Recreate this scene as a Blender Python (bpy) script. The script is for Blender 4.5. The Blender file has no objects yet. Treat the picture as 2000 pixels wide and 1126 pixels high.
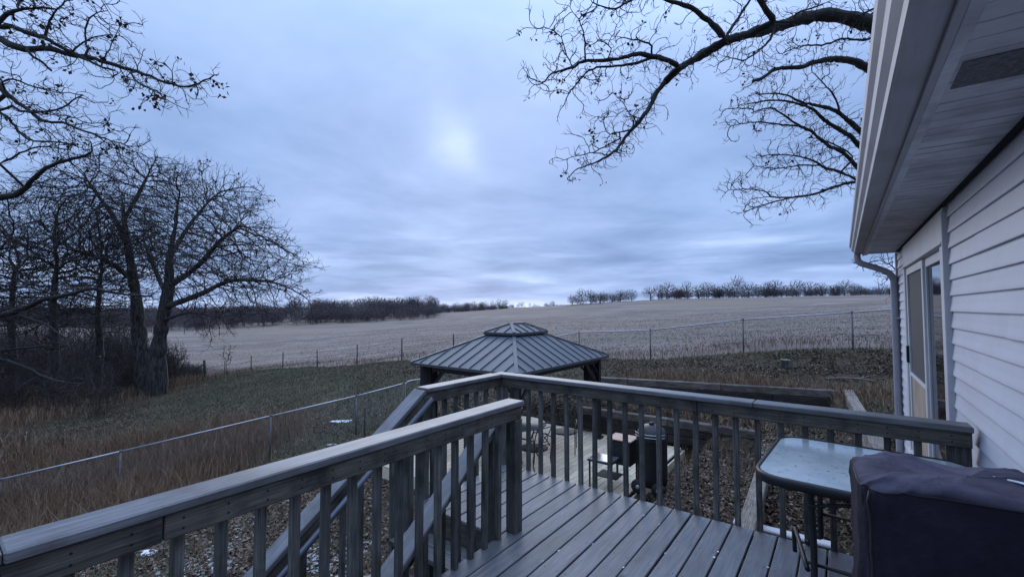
import bpy, bmesh, math, random
import numpy as np
from mathutils import Vector, Matrix, Quaternion

# ------------------------------------------------------------------ camera, sky, sun, exposure
S = bpy.context.scene
COL = S.collection
F_PX, HOR, CAM_Z = 870.0, 37.0, 1.65
PITCH = math.atan(HOR / F_PX)
A = math.radians(36.55)            # house wall heading, clockwise from the view direction
CA, SA = math.cos(A), math.sin(A)

cam = bpy.data.cameras.new('camera')
cam.sensor_width = 36.0
cam.lens = F_PX / 2000 * 36.0
cam.clip_start, cam.clip_end = 0.05, 6000
cam_o = bpy.data.objects.new('camera', cam)
COL.objects.link(cam_o)
cam_o.location = (0, 0, CAM_Z)
cam_o.rotation_euler = (math.pi / 2 + PITCH, 0, 0)
S.camera = cam_o

SUN_EL, SUN_AZ = math.radians(20), math.radians(-7)     # low behind the cloud, ahead of the camera
world = bpy.data.worlds.new('World')
S.world = world
world.use_nodes = True


def build_world():
    nt = world.node_tree
    N, L = nt.nodes, nt.links
    N.clear()
    out = N.new('ShaderNodeOutputWorld')
    bg = N.new('ShaderNodeBackground')
    bg.inputs['Strength'].default_value = 0.1
    L.new(bg.outputs[0], out.inputs[0])
    tc = N.new('ShaderNodeTexCoord')
    sep = N.new('ShaderNodeSeparateXYZ')
    L.new(tc.outputs['Generated'], sep.inputs[0])

    def math_(op, a, b=None, c=None):
        n = N.new('ShaderNodeMath')
        n.operation = op
        for i, v in enumerate((a, b, c)):
            if v is None:
                continue
            if isinstance(v, (int, float)):
                n.inputs[i].default_value = v
            else:
                L.new(v, n.inputs[i])
        return n.outputs[0]

    def ramp(fac, pts, interp='EASE'):
        n = N.new('ShaderNodeValToRGB')
        n.color_ramp.interpolation = interp
        e = n.color_ramp.elements
        while len(e) < len(pts):
            e.new(0.5)
        for el, (p, c) in zip(e, pts):
            el.position = p
            el.color = (c, c, c, 1) if isinstance(c, (int, float)) else (*c, 1)
        L.new(fac, n.inputs[0])
        return n.outputs[0]

    X, Y, Z = sep.outputs
    zc = math_('ADD', math_('MAXIMUM', Z, 0.0), 0.10)
    px, py = math_('DIVIDE', X, zc), math_('DIVIDE', Y, zc)
    cmb = N.new('ShaderNodeCombineXYZ')
    L.new(px, cmb.inputs[0])
    L.new(py, cmb.inputs[1])
    # broad cloud sheet
    n1 = N.new('ShaderNodeTexNoise')
    n1.inputs['Scale'].default_value = 0.8
    n1.inputs['Detail'].default_value = 5.0
    n1.inputs['Roughness'].default_value = 0.56
    n1.inputs['Distortion'].default_value = 0.25
    L.new(cmb.outputs[0], n1.inputs['Vector'])
    # streaks low over the horizon
    az = math_('ARCTAN2', X, Y)
    cmb2 = N.new('ShaderNodeCombineXYZ')
    L.new(math_('MULTIPLY', az, 2.4), cmb2.inputs[0])
    L.new(math_('MULTIPLY', math_('ADD', Z, math_('MULTIPLY', az, -0.012)), 20.0), cmb2.inputs[1])
    n2 = N.new('ShaderNodeTexNoise')
    n2.inputs['Scale'].default_value = 1.25
    n2.inputs['Detail'].default_value = 4.0
    n2.inputs['Roughness'].default_value = 0.52
    L.new(cmb2.outputs[0], n2.inputs['Vector'])
    low = ramp(Z, [(0.0, 1.0), (0.10, 0.8), (0.24, 0.0)])
    sf = ramp(n2.outputs['Fac'], [(0.0, 0.0), (0.42, 0.22), (0.54, 0.36), (0.66, 0.95), (1.0, 1.0)], 'LINEAR')
    streak = math_('MULTIPLY', math_('SUBTRACT', sf, 0.30), math_('MULTIPLY', low, 0.58))
    broad = math_('MULTIPLY', math_('SUBTRACT', n1.outputs['Fac'], 0.5), 1.15)
    # the general brightness by height above the horizon
    base = ramp(Z, [(0.0, 0.50), (0.010, 0.62), (0.028, 0.40), (0.065, 0.50), (0.10, 0.30), (0.16, 0.40),
                    (0.30, 0.53), (0.50, 0.60), (1.0, 0.80)], 'LINEAR')
    # thin place in the cloud, the sun's glow coming through it
    def glow(d, k, amt, vec):
        v = Vector(d).normalized()
        dp = N.new('ShaderNodeVectorMath')
        dp.operation = 'DOT_PRODUCT'
        L.new(vec, dp.inputs[0])
        dp.inputs[1].default_value = v
        e = math_('MULTIPLY', math_('SUBTRACT', dp.outputs['Value'], 1.0), k)
        return math_('MULTIPLY', math_('EXPONENT', e), amt)
    nz = N.new('ShaderNodeTexNoise')
    nz.inputs['Scale'].default_value = 3.2
    nz.inputs['Detail'].default_value = 3.0
    L.new(tc.outputs['Generated'], nz.inputs['Vector'])
    wv = N.new('ShaderNodeVectorMath')
    wv.operation = 'MULTIPLY_ADD'
    L.new(nz.outputs['Color'], wv.inputs[0])
    wv.inputs[1].default_value = (0.16, 0.16, 0.16)
    off = N.new('ShaderNodeVectorMath')
    off.operation = 'SUBTRACT'
    L.new(tc.outputs['Generated'], off.inputs[0])
    off.inputs[1].default_value = (0.08, 0.08, 0.08)
    L.new(off.outputs[0], wv.inputs[2])
    nrm = N.new('ShaderNodeVectorMath')
    nrm.operation = 'NORMALIZE'
    L.new(wv.outputs[0], nrm.inputs[0])
    g1 = glow((-0.128, 1, 0.355), 850, 0.27, nrm.outputs[0])
    g2 = glow((-0.155, 1, 0.410), 520, 0.11, nrm.outputs[0])
    g3 = glow((-0.14, 1, 0.150), 420, 0.22, nrm.outputs[0])
    g4 = glow((0.05, 1, 0.008), 160, 0.12, nrm.outputs[0])
    zz = math_('SUBTRACT', Z, 0.006)
    e5 = math_('ADD', math_('MULTIPLY', math_('MULTIPLY', zz, zz), 9000.0), math_('MULTIPLY', math_('MULTIPLY', az, az), 30.0))
    g5 = math_('MULTIPLY', math_('EXPONENT', math_('MULTIPLY', e5, -1.0)), 0.34)
    tot = math_('ADD', base, broad)
    tot = math_('ADD', tot, g5)
    for g in (streak, g1, g2, g3, g4):
        tot = math_('ADD', tot, g)
    tot = math_('MULTIPLY', tot, 0.62)
    ccol = ramp(tot, [(0.0, (1.1, 1.85, 3.6)), (0.22, (2.0, 3.0, 5.3)), (0.42, (3.0, 4.15, 6.85)),
                      (0.62, (4.4, 5.6, 8.0)), (0.85, (6.6, 7.4, 8.9))], 'LINEAR')
    # an overcast sky brightens towards the zenith
    over = N.new('ShaderNodeMapRange')
    over.interpolation_type = 'SMOOTHSTEP'
    for k, v in ((1, 0.38), (2, 1.0), (3, 1.0), (4, 2.5)):
        over.inputs[k].default_value = v
    L.new(Z, over.inputs[0])
    zen = N.new('ShaderNodeVectorMath')
    zen.operation = 'SCALE'
    L.new(ccol, zen.inputs[0])
    L.new(over.outputs[0], zen.inputs['Scale'])
    ccol = zen.outputs[0]
    # ramp colours above 1 are kept by the node; mix a little clear dusk sky in
    sky = N.new('ShaderNodeTexSky')
    sky.sky_type = 'NISHITA'
    sky.sun_disc = False
    sky.sun_elevation = SUN_EL
    sky.sun_rotation = SUN_AZ
    sky.air_density = 1.4
    sky.dust_density = 1.0
    sky.ozone_density = 2.0
    mix = N.new('ShaderNodeMix')
    mix.data_type = 'RGBA'
    mix.inputs[0].default_value = 0.98
    L.new(sky.outputs[0], mix.inputs[6])
    L.new(ccol, mix.inputs[7])
    L.new(mix.outputs[2], bg.inputs['Color'])


build_world()

sun = bpy.data.lights.new('sun', 'SUN')
sun.energy = 0.7
sun.angle = math.radians(45)
sun.color = (1.0, 0.98, 0.97)
sun_o = bpy.data.objects.new('sun', sun)
COL.objects.link(sun_o)
sun_o.location = (0, 30, 30)
sd = Vector((math.sin(SUN_AZ) * math.cos(SUN_EL), math.cos(SUN_AZ) * math.cos(SUN_EL), math.sin(SUN_EL)))
sun_o.rotation_euler = sd.to_track_quat('Z', 'Y').to_euler()

S.view_settings.view_transform = 'Standard'
S.view_settings.look = 'None'
S.view_settings.exposure = 0.6
S.view_settings.gamma = 1.0
S.view_settings.use_curve_mapping = False
S.render.engine = 'CYCLES'
S.cycles.max_bounces = 6
S.cycles.transparent_max_bounces = 8

rnd = random.Random(7)
rng = np.random.default_rng(11)


# ------------------------------------------------------------------ helpers
def W(u, v, z=0.0):
    """deck frame (u towards the house, v along the wall) -> world"""
    return Vector((u * CA + v * SA, -u * SA + v * CA, z))


def ray(x, y):
    X, Z = (x - 1000) / F_PX, (563 - y) / F_PX
    return Vector((X, math.cos(PITCH) - Z * math.sin(PITCH), math.sin(PITCH) + Z * math.cos(PITCH)))


def at_depth(x, y, d):
    r = ray(x, y)
    return Vector((0, 0, CAM_Z)) + r * (d / r.y)


def on_z(x, y, z):
    r = ray(x, y)
    return Vector((0, 0, CAM_Z)) + r * ((z - CAM_Z) / r.z)


def uv_of(p):
    return (p[0] * CA - p[1] * SA, p[0] * SA + p[1] * CA)


MATS = {}


def _nodes(name):
    m = bpy.data.materials.new(name)
    m.use_nodes = True
    nt = m.node_tree
    return m, nt.nodes, nt.links, nt.nodes['Principled BSDF']


def M(name, c1, c2=None, scale=4.0, stretch=(1, 1, 1), rough=0.75, bump=0.25, bscale=1.0, metal=0.0, rand=0.2,
      coord='Object', stain=None, stain_scale=1.2, stain_amt=0.6, spec=0.4, detail=6.0, contrast=(0.3, 0.7), dist=0.01, grain=0.0):
    """a procedural surface: two tones through a stretched noise, blotchy stains, one tone per object"""
    if name in MATS:
        return MATS[name]
    m, N, L, P = _nodes(name)
    c2 = c2 or tuple(x * 0.7 for x in c1)
    if coord == 'World':
        vec = N.new('ShaderNodeNewGeometry').outputs['Position']
    else:
        vec = N.new('ShaderNodeTexCoord').outputs['Object']
    oi = N.new('ShaderNodeObjectInfo')
    off = N.new('ShaderNodeVectorMath')
    off.operation = 'MULTIPLY_ADD'
    off.inputs[1].default_value = (1, 1, 1)
    L.new(vec, off.inputs[0])
    if coord != 'World':
        sc = N.new('ShaderNodeMath')
        sc.operation = 'MULTIPLY'
        sc.inputs[1].default_value = 37.0
        L.new(oi.outputs['Random'], sc.inputs[0])
        L.new(sc.outputs[0], off.inputs[2])
    mp = N.new('ShaderNodeMapping')
    mp.inputs['Scale'].default_value = stretch
    L.new(off.outputs[0], mp.inputs['Vector'])
    nz = N.new('ShaderNodeTexNoise')
    nz.inputs['Scale'].default_value = scale
    nz.inputs['Detail'].default_value = detail
    nz.inputs['Roughness'].default_value = 0.62
    nz.inputs['Distortion'].default_value = 0.3
    L.new(mp.outputs[0], nz.inputs['Vector'])
    rp = N.new('ShaderNodeValToRGB')
    rp.color_ramp.elements[0].position, rp.color_ramp.elements[1].position = contrast
    rp.color_ramp.elements[0].color = (*c2, 1)
    rp.color_ramp.elements[1].color = (*c1, 1)
    L.new(nz.outputs['Fac'], rp.inputs[0])
    col = rp.outputs[0]
    if stain:
        n2 = N.new('ShaderNodeTexNoise')
        n2.inputs['Scale'].default_value = stain_scale
        n2.inputs['Detail'].default_value = 5.0
        n2.inputs['Roughness'].default_value = 0.6
        L.new(off.outputs[0], n2.inputs['Vector'])
        r2 = N.new('ShaderNodeValToRGB')
        r2.color_ramp.elements[0].position = 0.46
        r2.color_ramp.elements[1].position = 0.68
        r2.color_ramp.elements[0].color = (0, 0, 0, 1)
        r2.color_ramp.elements[1].color = (stain_amt,) * 3 + (1,)
        L.new(n2.outputs['Fac'], r2.inputs[0])
        mx = N.new('ShaderNodeMix')
        mx.data_type = 'RGBA'
        L.new(r2.outputs[0], mx.inputs[0])
        L.new(col, mx.inputs[6])
        mx.inputs[7].default_value = (*stain, 1)
        col = mx.outputs[2]
    if grain:
        # fine weathering streaks and short dark checks along the fibre
        mg = N.new('ShaderNodeMapping')
        mg.inputs['Scale'].default_value = tuple(k * (4.5 if k > 2 else 1.6) for k in stretch)
        L.new(off.outputs[0], mg.inputs['Vector'])
        ng = N.new('ShaderNodeTexNoise')
        ng.inputs['Scale'].default_value = scale
        ng.inputs['Detail'].default_value = 4.0
        ng.inputs['Roughness'].default_value = 0.7
        L.new(mg.outputs[0], ng.inputs['Vector'])
        rg = N.new('ShaderNodeMapRange')
        rg.inputs[1].default_value, rg.inputs[2].default_value = 0.36, 0.62
        rg.inputs[3].default_value, rg.inputs[4].default_value = 1 - grain, 1 + grain * 0.35
        L.new(ng.outputs['Fac'], rg.inputs[0])
        # knots: small round dark spots, a few along each board
        mk = N.new('ShaderNodeMapping')
        mk.inputs['Scale'].default_value = tuple(3.2 if k > 2 else 2.1 for k in stretch)
        L.new(off.outputs[0], mk.inputs['Vector'])
        vo = N.new('ShaderNodeTexVoronoi')
        vo.inputs['Scale'].default_value = 1.0
        L.new(mk.outputs[0], vo.inputs['Vector'])
        rk = N.new('ShaderNodeMapRange')
        rk.inputs[1].default_value, rk.inputs[2].default_value = 0.03, 0.10
        rk.inputs[3].default_value, rk.inputs[4].default_value = 0.35, 1.0
        L.new(vo.outputs['Distance'], rk.inputs[0])
        mm = N.new('ShaderNodeMath')
        mm.operation = 'MULTIPLY'
        L.new(rg.outputs[0], mm.inputs[0])
        L.new(rk.outputs[0], mm.inputs[1])
        mu = N.new('ShaderNodeVectorMath')
        mu.operation = 'SCALE'
        L.new(col, mu.inputs[0])
        L.new(mm.outputs[0], mu.inputs['Scale'])
        col = mu.outputs[0]
    if rand:
        mr = N.new('ShaderNodeMapRange')
        mr.inputs[3].default_value = 1 - rand
        mr.inputs[4].default_value = 1 + rand * 0.7
        L.new(oi.outputs['Random'], mr.inputs[0])
        mu = N.new('ShaderNodeVectorMath')
        mu.operation = 'SCALE'
        L.new(col, mu.inputs[0])
        L.new(mr.outputs[0], mu.inputs['Scale'])
        col = mu.outputs[0]
    L.new(col, P.inputs['Base Color'])
    P.inputs['Roughness'].default_value = rough
    P.inputs['Metallic'].default_value = metal
    P.inputs['Specular IOR Level'].default_value = spec
    if bump:
        n3 = N.new('ShaderNodeTexNoise')
        n3.inputs['Scale'].default_value = scale * 2.2 * bscale
        n3.inputs['Detail'].default_value = 5.0
        L.new(mp.outputs[0], n3.inputs['Vector'])
        b = N.new('ShaderNodeBump')
        b.inputs['Strength'].default_value = bump
        b.inputs['Distance'].default_value = dist
        L.new(n3.outputs['Fac'], b.inputs['Height'])
        L.new(b.outputs[0], P.inputs['Normal'])
    MATS[name] = m
    return m


def MI(name, cols, rough=0.85, trans=0.0):
    """leaves, blades and stems: one tone for each separate piece of the mesh"""
    m, N, L, P = _nodes(name)
    g = N.new('ShaderNodeNewGeometry')
    rp = N.new('ShaderNodeValToRGB')
    rp.color_ramp.interpolation = 'LINEAR'
    e = rp.color_ramp.elements
    while len(e) < len(cols):
        e.new(0.5)
    for i, c in enumerate(cols):
        e[i].position = i / max(1, len(cols) - 1)
        e[i].color = (*c, 1)
    L.new(g.outputs['Random Per Island'], rp.inputs[0])
    L.new(rp.outputs[0], P.inputs['Base Color'])
    P.inputs['Roughness'].default_value = rough
    P.inputs['Specular IOR Level'].default_value = 0.2
    MATS[name] = m
    return m


def link(name, data, parent=None, loc=(0, 0, 0), rot=None, mat=None):
    o = bpy.data.objects.new(name, data)
    COL.objects.link(o)
    o.location = loc
    if rot is not None:
        if isinstance(rot, Quaternion):
            o.rotation_mode = 'QUATERNION'
            o.rotation_quaternion = rot
        else:
            o.rotation_euler = rot
    if parent:
        o.parent = parent
    if mat and data is not None and not data.materials:
        data.materials.append(mat)
    return o


def tag(o, label=None, cat=None, group=None, kind=None):
    for k, v in (('label', label), ('category', cat), ('group', group), ('kind', kind)):
        if v:
            o[k] = v
    return o


class Thing:
    """an Empty at the thing's base in the deck frame; parts are placed in deck coordinates"""
    def __init__(self, name, label, cat, base=(0, 0, 0), group=None, turn=0.0):
        self.b = Vector(base)
        self.t = turn
        self.o = link(name, None, loc=W(*base), rot=(0, 0, -A + turn))
        tag(self.o, label, cat, group)

    def loc(self, p):
        return Matrix.Rotation(-self.t, 3, 'Z') @ (Vector(p) - self.b)

    def box(self, name, c, size, mat, bevel=0.004, rot=None, parent=None):
        me = box_mesh(size, mat, bevel)
        lc = self.loc(c)
        if parent is not None:
            lc = lc - parent.location
        return link(name, me, parent or self.o, lc, rot)

    def beam(self, name, p, q, w, h, mat, bevel=0.004, up=(0, 0, 1), parent=None):
        p, q = self.loc(p), self.loc(q)
        d = q - p
        y = d.normalized()
        x = y.cross(Vector(up)).normalized()
        z = x.cross(y)
        R = Matrix((x, y, z)).transposed().to_quaternion()
        me = box_mesh((w, d.length, h), mat, bevel)
        lc = (p + q) / 2
        if parent is not None:
            lc = lc - parent.location
        return link(name, me, parent or self.o, lc, R)

    def tube(self, name, pts, r, mat, sides=8, parent=None):
        P = [self.loc(p) for p in pts]
        me = tube_mesh(name, P, r, sides, mat)
        pr = parent or self.o
        if parent is not None:
            for v in me.vertices:
                v.co -= parent.location
        return link(name, me, pr)


_boxes = {}


def box_mesh(size, mat, bevel=0.004):
    key = (tuple(round(s, 4) for s in size), mat.name, bevel)
    if key in _boxes:
        return _boxes[key]
    bm = bmesh.new()
    bmesh.ops.create_cube(bm, size=1.0)
    for v in bm.verts:
        v.co = Vector((v.co.x * size[0], v.co.y * size[1], v.co.z * size[2]))
    if bevel:
        bmesh.ops.bevel(bm, geom=bm.edges[:], offset=min(bevel, min(size) * 0.3), segments=1, affect='EDGES')
    me = bpy.data.meshes.new('box')
    bm.to_mesh(me)
    bm.free()
    me.materials.append(mat)
    _boxes[key] = me
    return me


def np_mesh(name, verts, faces, mat=None, smooth=False):
    verts = np.ascontiguousarray(verts, dtype=np.float32)
    faces = np.ascontiguousarray(faces, dtype=np.int32)
    me = bpy.data.meshes.new(name)
    n, k = faces.shape
    me.vertices.add(len(verts))
    me.vertices.foreach_set('co', verts.ravel())
    me.loops.add(n * k)
    me.loops.foreach_set('vertex_index', faces.ravel())
    me.polygons.add(n)
    me.polygons.foreach_set('loop_start', np.arange(0, n * k, k, dtype=np.int32))
    if smooth:
        me.polygons.foreach_set('use_smooth', np.ones(n, dtype=bool))
    me.update(calc_edges=True)
    if mat:
        me.materials.append(mat)
    return me


def rings(P, T, R, starts, sides):
    """tube vertices and quads for many chains at once"""
    n = len(P)
    ref = np.tile(np.array([0.31, 0.87, 0.38]), (n, 1))
    bad = np.abs((T * ref).sum(1)) > 0.95
    ref[bad] = (0.9, -0.3, 0.3)
    U = np.cross(T, ref)
    U /= np.linalg.norm(U, axis=1, keepdims=True) + 1e-9
    V = np.cross(T, U)
    a = np.arange(sides) * 2 * math.pi / sides
    ring = P[:, None, :] + R[:, None, None] * (np.cos(a)[None, :, None] * U[:, None, :] + np.sin(a)[None, :, None] * V[:, None, :])
    idx = np.arange(n - 1)
    ok = np.ones(n - 1, bool)
    ok[np.array(starts[1:], int) - 1] = False
    idx = idx[ok]
    s = np.arange(sides)
    s2 = (s + 1) % sides
    q = np.stack([idx[:, None] * sides + s, idx[:, None] * sides + s2, (idx[:, None] + 1) * sides + s2, (idx[:, None] + 1) * sides + s], -1)
    return ring.reshape(-1, 3), q.reshape(-1, 4)


def tangents(P, starts):
    n = len(P)
    T = np.zeros_like(P)
    T[1:-1] = P[2:] - P[:-2]
    st = np.array(starts, int)
    en = np.append(st[1:], n) - 1
    T[st] = P[np.minimum(st + 1, n - 1)] - P[st]
    T[en] = P[en] - P[np.maximum(en - 1, 0)]
    return T / (np.linalg.norm(T, axis=1, keepdims=True) + 1e-9)


def tube_mesh(name, pts, r, sides, mat, cap=True):
    P = np.array([tuple(p) for p in pts], float)
    R = np.array(r, float) if hasattr(r, '__len__') else np.full(len(P), r)
    T = tangents(P, [0])
    v, q = rings(P, T, R, [0], sides)
    faces = [tuple(f) for f in q]
    if cap:
        faces.append(tuple(range(sides))[::-1])
        faces.append(tuple(range(len(v) - sides, len(v))))
    me = bpy.data.meshes.new(name)
    me.from_pydata([tuple(x) for x in v], [], faces)
    for p in me.polygons:
        p.use_smooth = len(p.vertices) == 4
    me.materials.append(mat)
    return me


def smooth_path(pts, n=6):
    """Catmull-Rom through the points"""
    P = [Vector(p) for p in pts]
    P = [P[0] * 2 - P[1]] + P + [P[-1] * 2 - P[-2]]
    out = []
    for i in range(1, len(P) - 2):
        for k in range(n):
            t = k / n
            a, b, c, d = P[i - 1], P[i], P[i + 1], P[i + 2]
            out.append(0.5 * ((2 * b) + (c - a) * t + (2 * a - 5 * b + 4 * c - d) * t * t + (3 * b - a - 3 * c + d) * t ** 3))
    out.append(P[-2])
    return out


def lathe(name, prof, sides, mat, squash=None):
    v, f = [], []
    for (r, z) in prof:
        for k in range(sides):
            a = 2 * math.pi * k / sides
            v.append((r * math.cos(a), r * math.sin(a), z))
    for i in range(len(prof) - 1):
        for k in range(sides):
            k2 = (k + 1) % sides
            f.append((i * sides + k, i * sides + k2, (i + 1) * sides + k2, (i + 1) * sides + k))
    f.append(tuple(range(sides))[::-1])
    f.append(tuple(range(len(v) - sides, len(v))))
    me = bpy.data.meshes.new(name)
    me.from_pydata(v, [], f)
    for p in me.polygons:
        p.use_smooth = len(p.vertices) == 4
    me.materials.append(mat)
    return me


# ------------------------------------------------------------------ materials
WOOD_DECK = M('deck_board_wood', (0.182, 0.188, 0.200), (0.104, 0.106, 0.113), 3.0, (14, 0.9, 14), 0.46, 0.35, spec=0.55, stain=(0.085, 0.083, 0.084), stain_scale=2.2, stain_amt=0.55, rand=0.16, dist=0.004, grain=0.26)
WOOD_RAIL = M('rail_wood', (0.140, 0.124, 0.100), (0.060, 0.052, 0.042), 3.2, (12, 0.9, 12), 0.75, 0.5, stain=(0.022, 0.020, 0.017), stain_scale=4.5, stain_amt=0.9, rand=0.28, dist=0.005, grain=0.5)
WOOD_RAIL_U = M('rail_wood_cross_grain', (0.140, 0.124, 0.100), (0.060, 0.052, 0.042), 3.2, (0.9, 12, 12), 0.75, 0.5, stain=(0.022, 0.020, 0.017), stain_scale=4.5, stain_amt=0.9, rand=0.28, dist=0.005, grain=0.5)
WOOD_CAP = M('cap_wood', (0.176, 0.176, 0.182), (0.095, 0.093, 0.095), 3.2, (14, 0.8, 14), 0.45, 0.45, spec=0.55, stain=(0.060, 0.055, 0.050), stain_scale=3.6, stain_amt=0.75, rand=0.12, dist=0.004, grain=0.32)
WOOD_CAP_U = M('cap_wood_cross_grain', (0.176, 0.176, 0.182), (0.095, 0.093, 0.095), 3.2, (0.8, 14, 14), 0.45, 0.45, spec=0.55, stain=(0.060, 0.055, 0.050), stain_scale=3.6, stain_amt=0.75, rand=0.12, dist=0.004, grain=0.32)
WOOD_BAL = M('baluster_wood', (0.165, 0.162, 0.152), (0.06, 0.056, 0.048), 3.4, (10, 10, 0.8), 0.78, 0.5, stain=(0.035, 0.038, 0.026), stain_scale=4.0, stain_amt=0.85, rand=0.34, dist=0.004, grain=0.5)
WOOD_NEW = M('pale_board_wood', (0.68, 0.57, 0.42), (0.52, 0.42, 0.29), 3.0, (12, 0.8, 12), 0.7, 0.25, stain=(0.26, 0.22, 0.17), stain_scale=1.8, stain_amt=0.4, rand=0.16, dist=0.003, grain=0.25)
TIE_DARK = M('railroad_tie', (0.036, 0.028, 0.024), (0.014, 0.011, 0.010), 3.0, (1.2, 9, 9), 0.85, 0.7, stain=(0.075, 0.065, 0.058), stain_scale=2.2, stain_amt=0.4, rand=0.3, dist=0.015, grain=0.65)
TIE_PALE = M('pale_timber', (0.34, 0.29, 0.24), (0.19, 0.155, 0.125), 3.0, (9, 1.2, 9), 0.85, 0.6, stain=(0.12, 0.10, 0.085), stain_scale=2.5, stain_amt=0.6, rand=0.15, dist=0.012, grain=0.65)
SIDING = M('vinyl_siding', (0.52, 0.53, 0.585), (0.47, 0.48, 0.535), 5.0, (1, 1, 1), 0.5, 0.12, stain=(0.42, 0.41, 0.41), stain_scale=1.6, stain_amt=0.28, rand=0.05, dist=0.002)
TRIM = M('white_trim', (0.58, 0.57, 0.58), (0.5, 0.49, 0.5), 6.0, (1, 1, 1), 0.45, 0.08, stain=(0.4, 0.38, 0.36), stain_scale=3.0, stain_amt=0.3, rand=0.04, dist=0.002)
GUTTER = M('painted_gutter', (0.36, 0.35, 0.37), (0.30, 0.29, 0.31), 5.0, (8, 0.6, 8), 0.42, 0.06, stain=(0.19, 0.18, 0.18), stain_scale=2.0, stain_amt=0.5, rand=0.03, dist=0.002)
SOFFIT = M('vinyl_soffit', (0.60, 0.60, 0.64), (0.50, 0.50, 0.54), 6.0, (0.8, 8, 8), 0.6, 0.1, stain=(0.15, 0.14, 0.13), stain_scale=3.5, stain_amt=0.5, rand=0.08, dist=0.002)
VENT = M('perforated_vent', (0.20, 0.195, 0.21), (0.07, 0.07, 0.075), 60.0, (1, 1, 1), 0.8, 0.6, rand=0.0)
SHINGLE = M('roof_shingle', (0.09, 0.085, 0.085), (0.045, 0.043, 0.043), 12.0, (1, 1, 1), 0.95, 0.6, rand=0.25)
GLASS_DOOR = M('door_glass', (0.012, 0.014, 0.018), (0.01, 0.011, 0.014), 2.0, (1, 1, 1), 0.03, 0.0, rand=0.0, spec=0.7)
SCREEN = M('insect_screen', (0.045, 0.048, 0.055), (0.032, 0.034, 0.04), 90.0, (1, 1, 1), 0.7, 0.2, rand=0.0)
PLY = M('plywood', (0.38, 0.32, 0.25), (0.24, 0.19, 0.145), 2.5, (7, 1, 0.9), 0.7, 0.25, rand=0.0, dist=0.003)
CAULK = M('dark_joint', (0.012, 0.012, 0.014), (0.006, 0.006, 0.007), 20.0, rough=0.95, bump=0.2, rand=0.0)
BLACK = M('black_metal', (0.018, 0.018, 0.020), (0.011, 0.011, 0.012), 9.0, rough=0.42, bump=0.12, rand=0.1, dist=0.002)
BLACK_MATT = M('black_matt_steel', (0.013, 0.013, 0.014), (0.007, 0.007, 0.008), 9.0, rough=0.6, bump=0.2, rand=0.1, dist=0.003)
COPPER = M('rusty_lid', (0.30, 0.24, 0.22), (0.30, 0.12, 0.06), 5.0, rough=0.42, bump=0.1, rand=0.0, metal=0.3)
STEEL = M('steel_shelf', (0.42, 0.44, 0.47), (0.32, 0.34, 0.36), 7.0, rough=0.16, bump=0.05, metal=0.8, rand=0.0)
GALV = M('galvanised_steel', (0.46, 0.47, 0.49), (0.34, 0.35, 0.37), 9.0, rough=0.36, bump=0.1, metal=0.55, rand=0.12)
GALV_P = M('weathered_post_steel', (0.14, 0.145, 0.15), (0.09, 0.093, 0.097), 9.0, rough=0.6, bump=0.1, metal=0.3, rand=0.12)
GALV_WIRE = M('galvanised_wire', (0.22, 0.23, 0.24), (0.16, 0.165, 0.17), 9.0, rough=0.5, bump=0.0, metal=0.4, rand=0.0)
TPOST = M('dark_steel_post', (0.03, 0.032, 0.03), (0.018, 0.018, 0.017), 9.0, rough=0.8, bump=0.2, rand=0.15)
HANDRAIL = M('painted_handrail', (0.085, 0.10, 0.13), (0.06, 0.07, 0.09), 8.0, rough=0.35, bump=0.08, rand=0.0, metal=0.2)
ROOF_M = M('painted_steel_roof', (0.110, 0.120, 0.132), (0.085, 0.093, 0.102), 3.0, rough=0.5, bump=0.05, rand=0.06, metal=0.2, stain=(0.075, 0.078, 0.08), stain_scale=1.5, stain_amt=0.35)
SEAM_M = M('roof_seam_steel', (0.060, 0.064, 0.068), (0.045, 0.048, 0.052), 3.0, rough=0.5, bump=0.05, rand=0.05)
GAZ = M('dark_brown_aluminium', (0.018, 0.016, 0.016), (0.011, 0.010, 0.010), 5.0, rough=0.5, bump=0.1, rand=0.1)
CURTAIN = M('dark_curtain_fabric', (0.020, 0.018, 0.018), (0.012, 0.011, 0.011), 6.0, (1, 1, 0.2), 0.95, 0.4, rand=0.1)
SNOW = M('old_snow', (0.80, 0.82, 0.85), (0.62, 0.64, 0.68), 14.0, rough=0.7, bump=0.5, rand=0.05, dist=0.02)
STONE = M('flat_stone', (0.22, 0.21, 0.20), (0.13, 0.125, 0.12), 6.0, rough=0.85, bump=0.5, rand=0.1)
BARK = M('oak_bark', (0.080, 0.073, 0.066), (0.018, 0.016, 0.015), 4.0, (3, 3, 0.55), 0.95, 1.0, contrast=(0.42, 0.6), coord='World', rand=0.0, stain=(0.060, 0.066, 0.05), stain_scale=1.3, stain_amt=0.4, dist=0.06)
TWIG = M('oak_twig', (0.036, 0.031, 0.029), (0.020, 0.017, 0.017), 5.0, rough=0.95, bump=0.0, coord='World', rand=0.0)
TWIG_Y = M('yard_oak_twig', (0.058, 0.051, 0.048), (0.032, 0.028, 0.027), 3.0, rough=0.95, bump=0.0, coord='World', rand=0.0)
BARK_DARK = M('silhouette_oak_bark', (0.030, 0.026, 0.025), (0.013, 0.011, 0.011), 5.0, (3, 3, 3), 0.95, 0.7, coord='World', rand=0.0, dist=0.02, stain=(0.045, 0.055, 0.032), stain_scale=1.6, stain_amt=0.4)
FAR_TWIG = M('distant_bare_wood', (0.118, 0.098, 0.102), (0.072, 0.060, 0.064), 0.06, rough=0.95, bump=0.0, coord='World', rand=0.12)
DEADLEAF = MI('dead_oak_leaf', [(0.028, 0.020, 0.014), (0.055, 0.036, 0.022), (0.020, 0.015, 0.012)])

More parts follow.
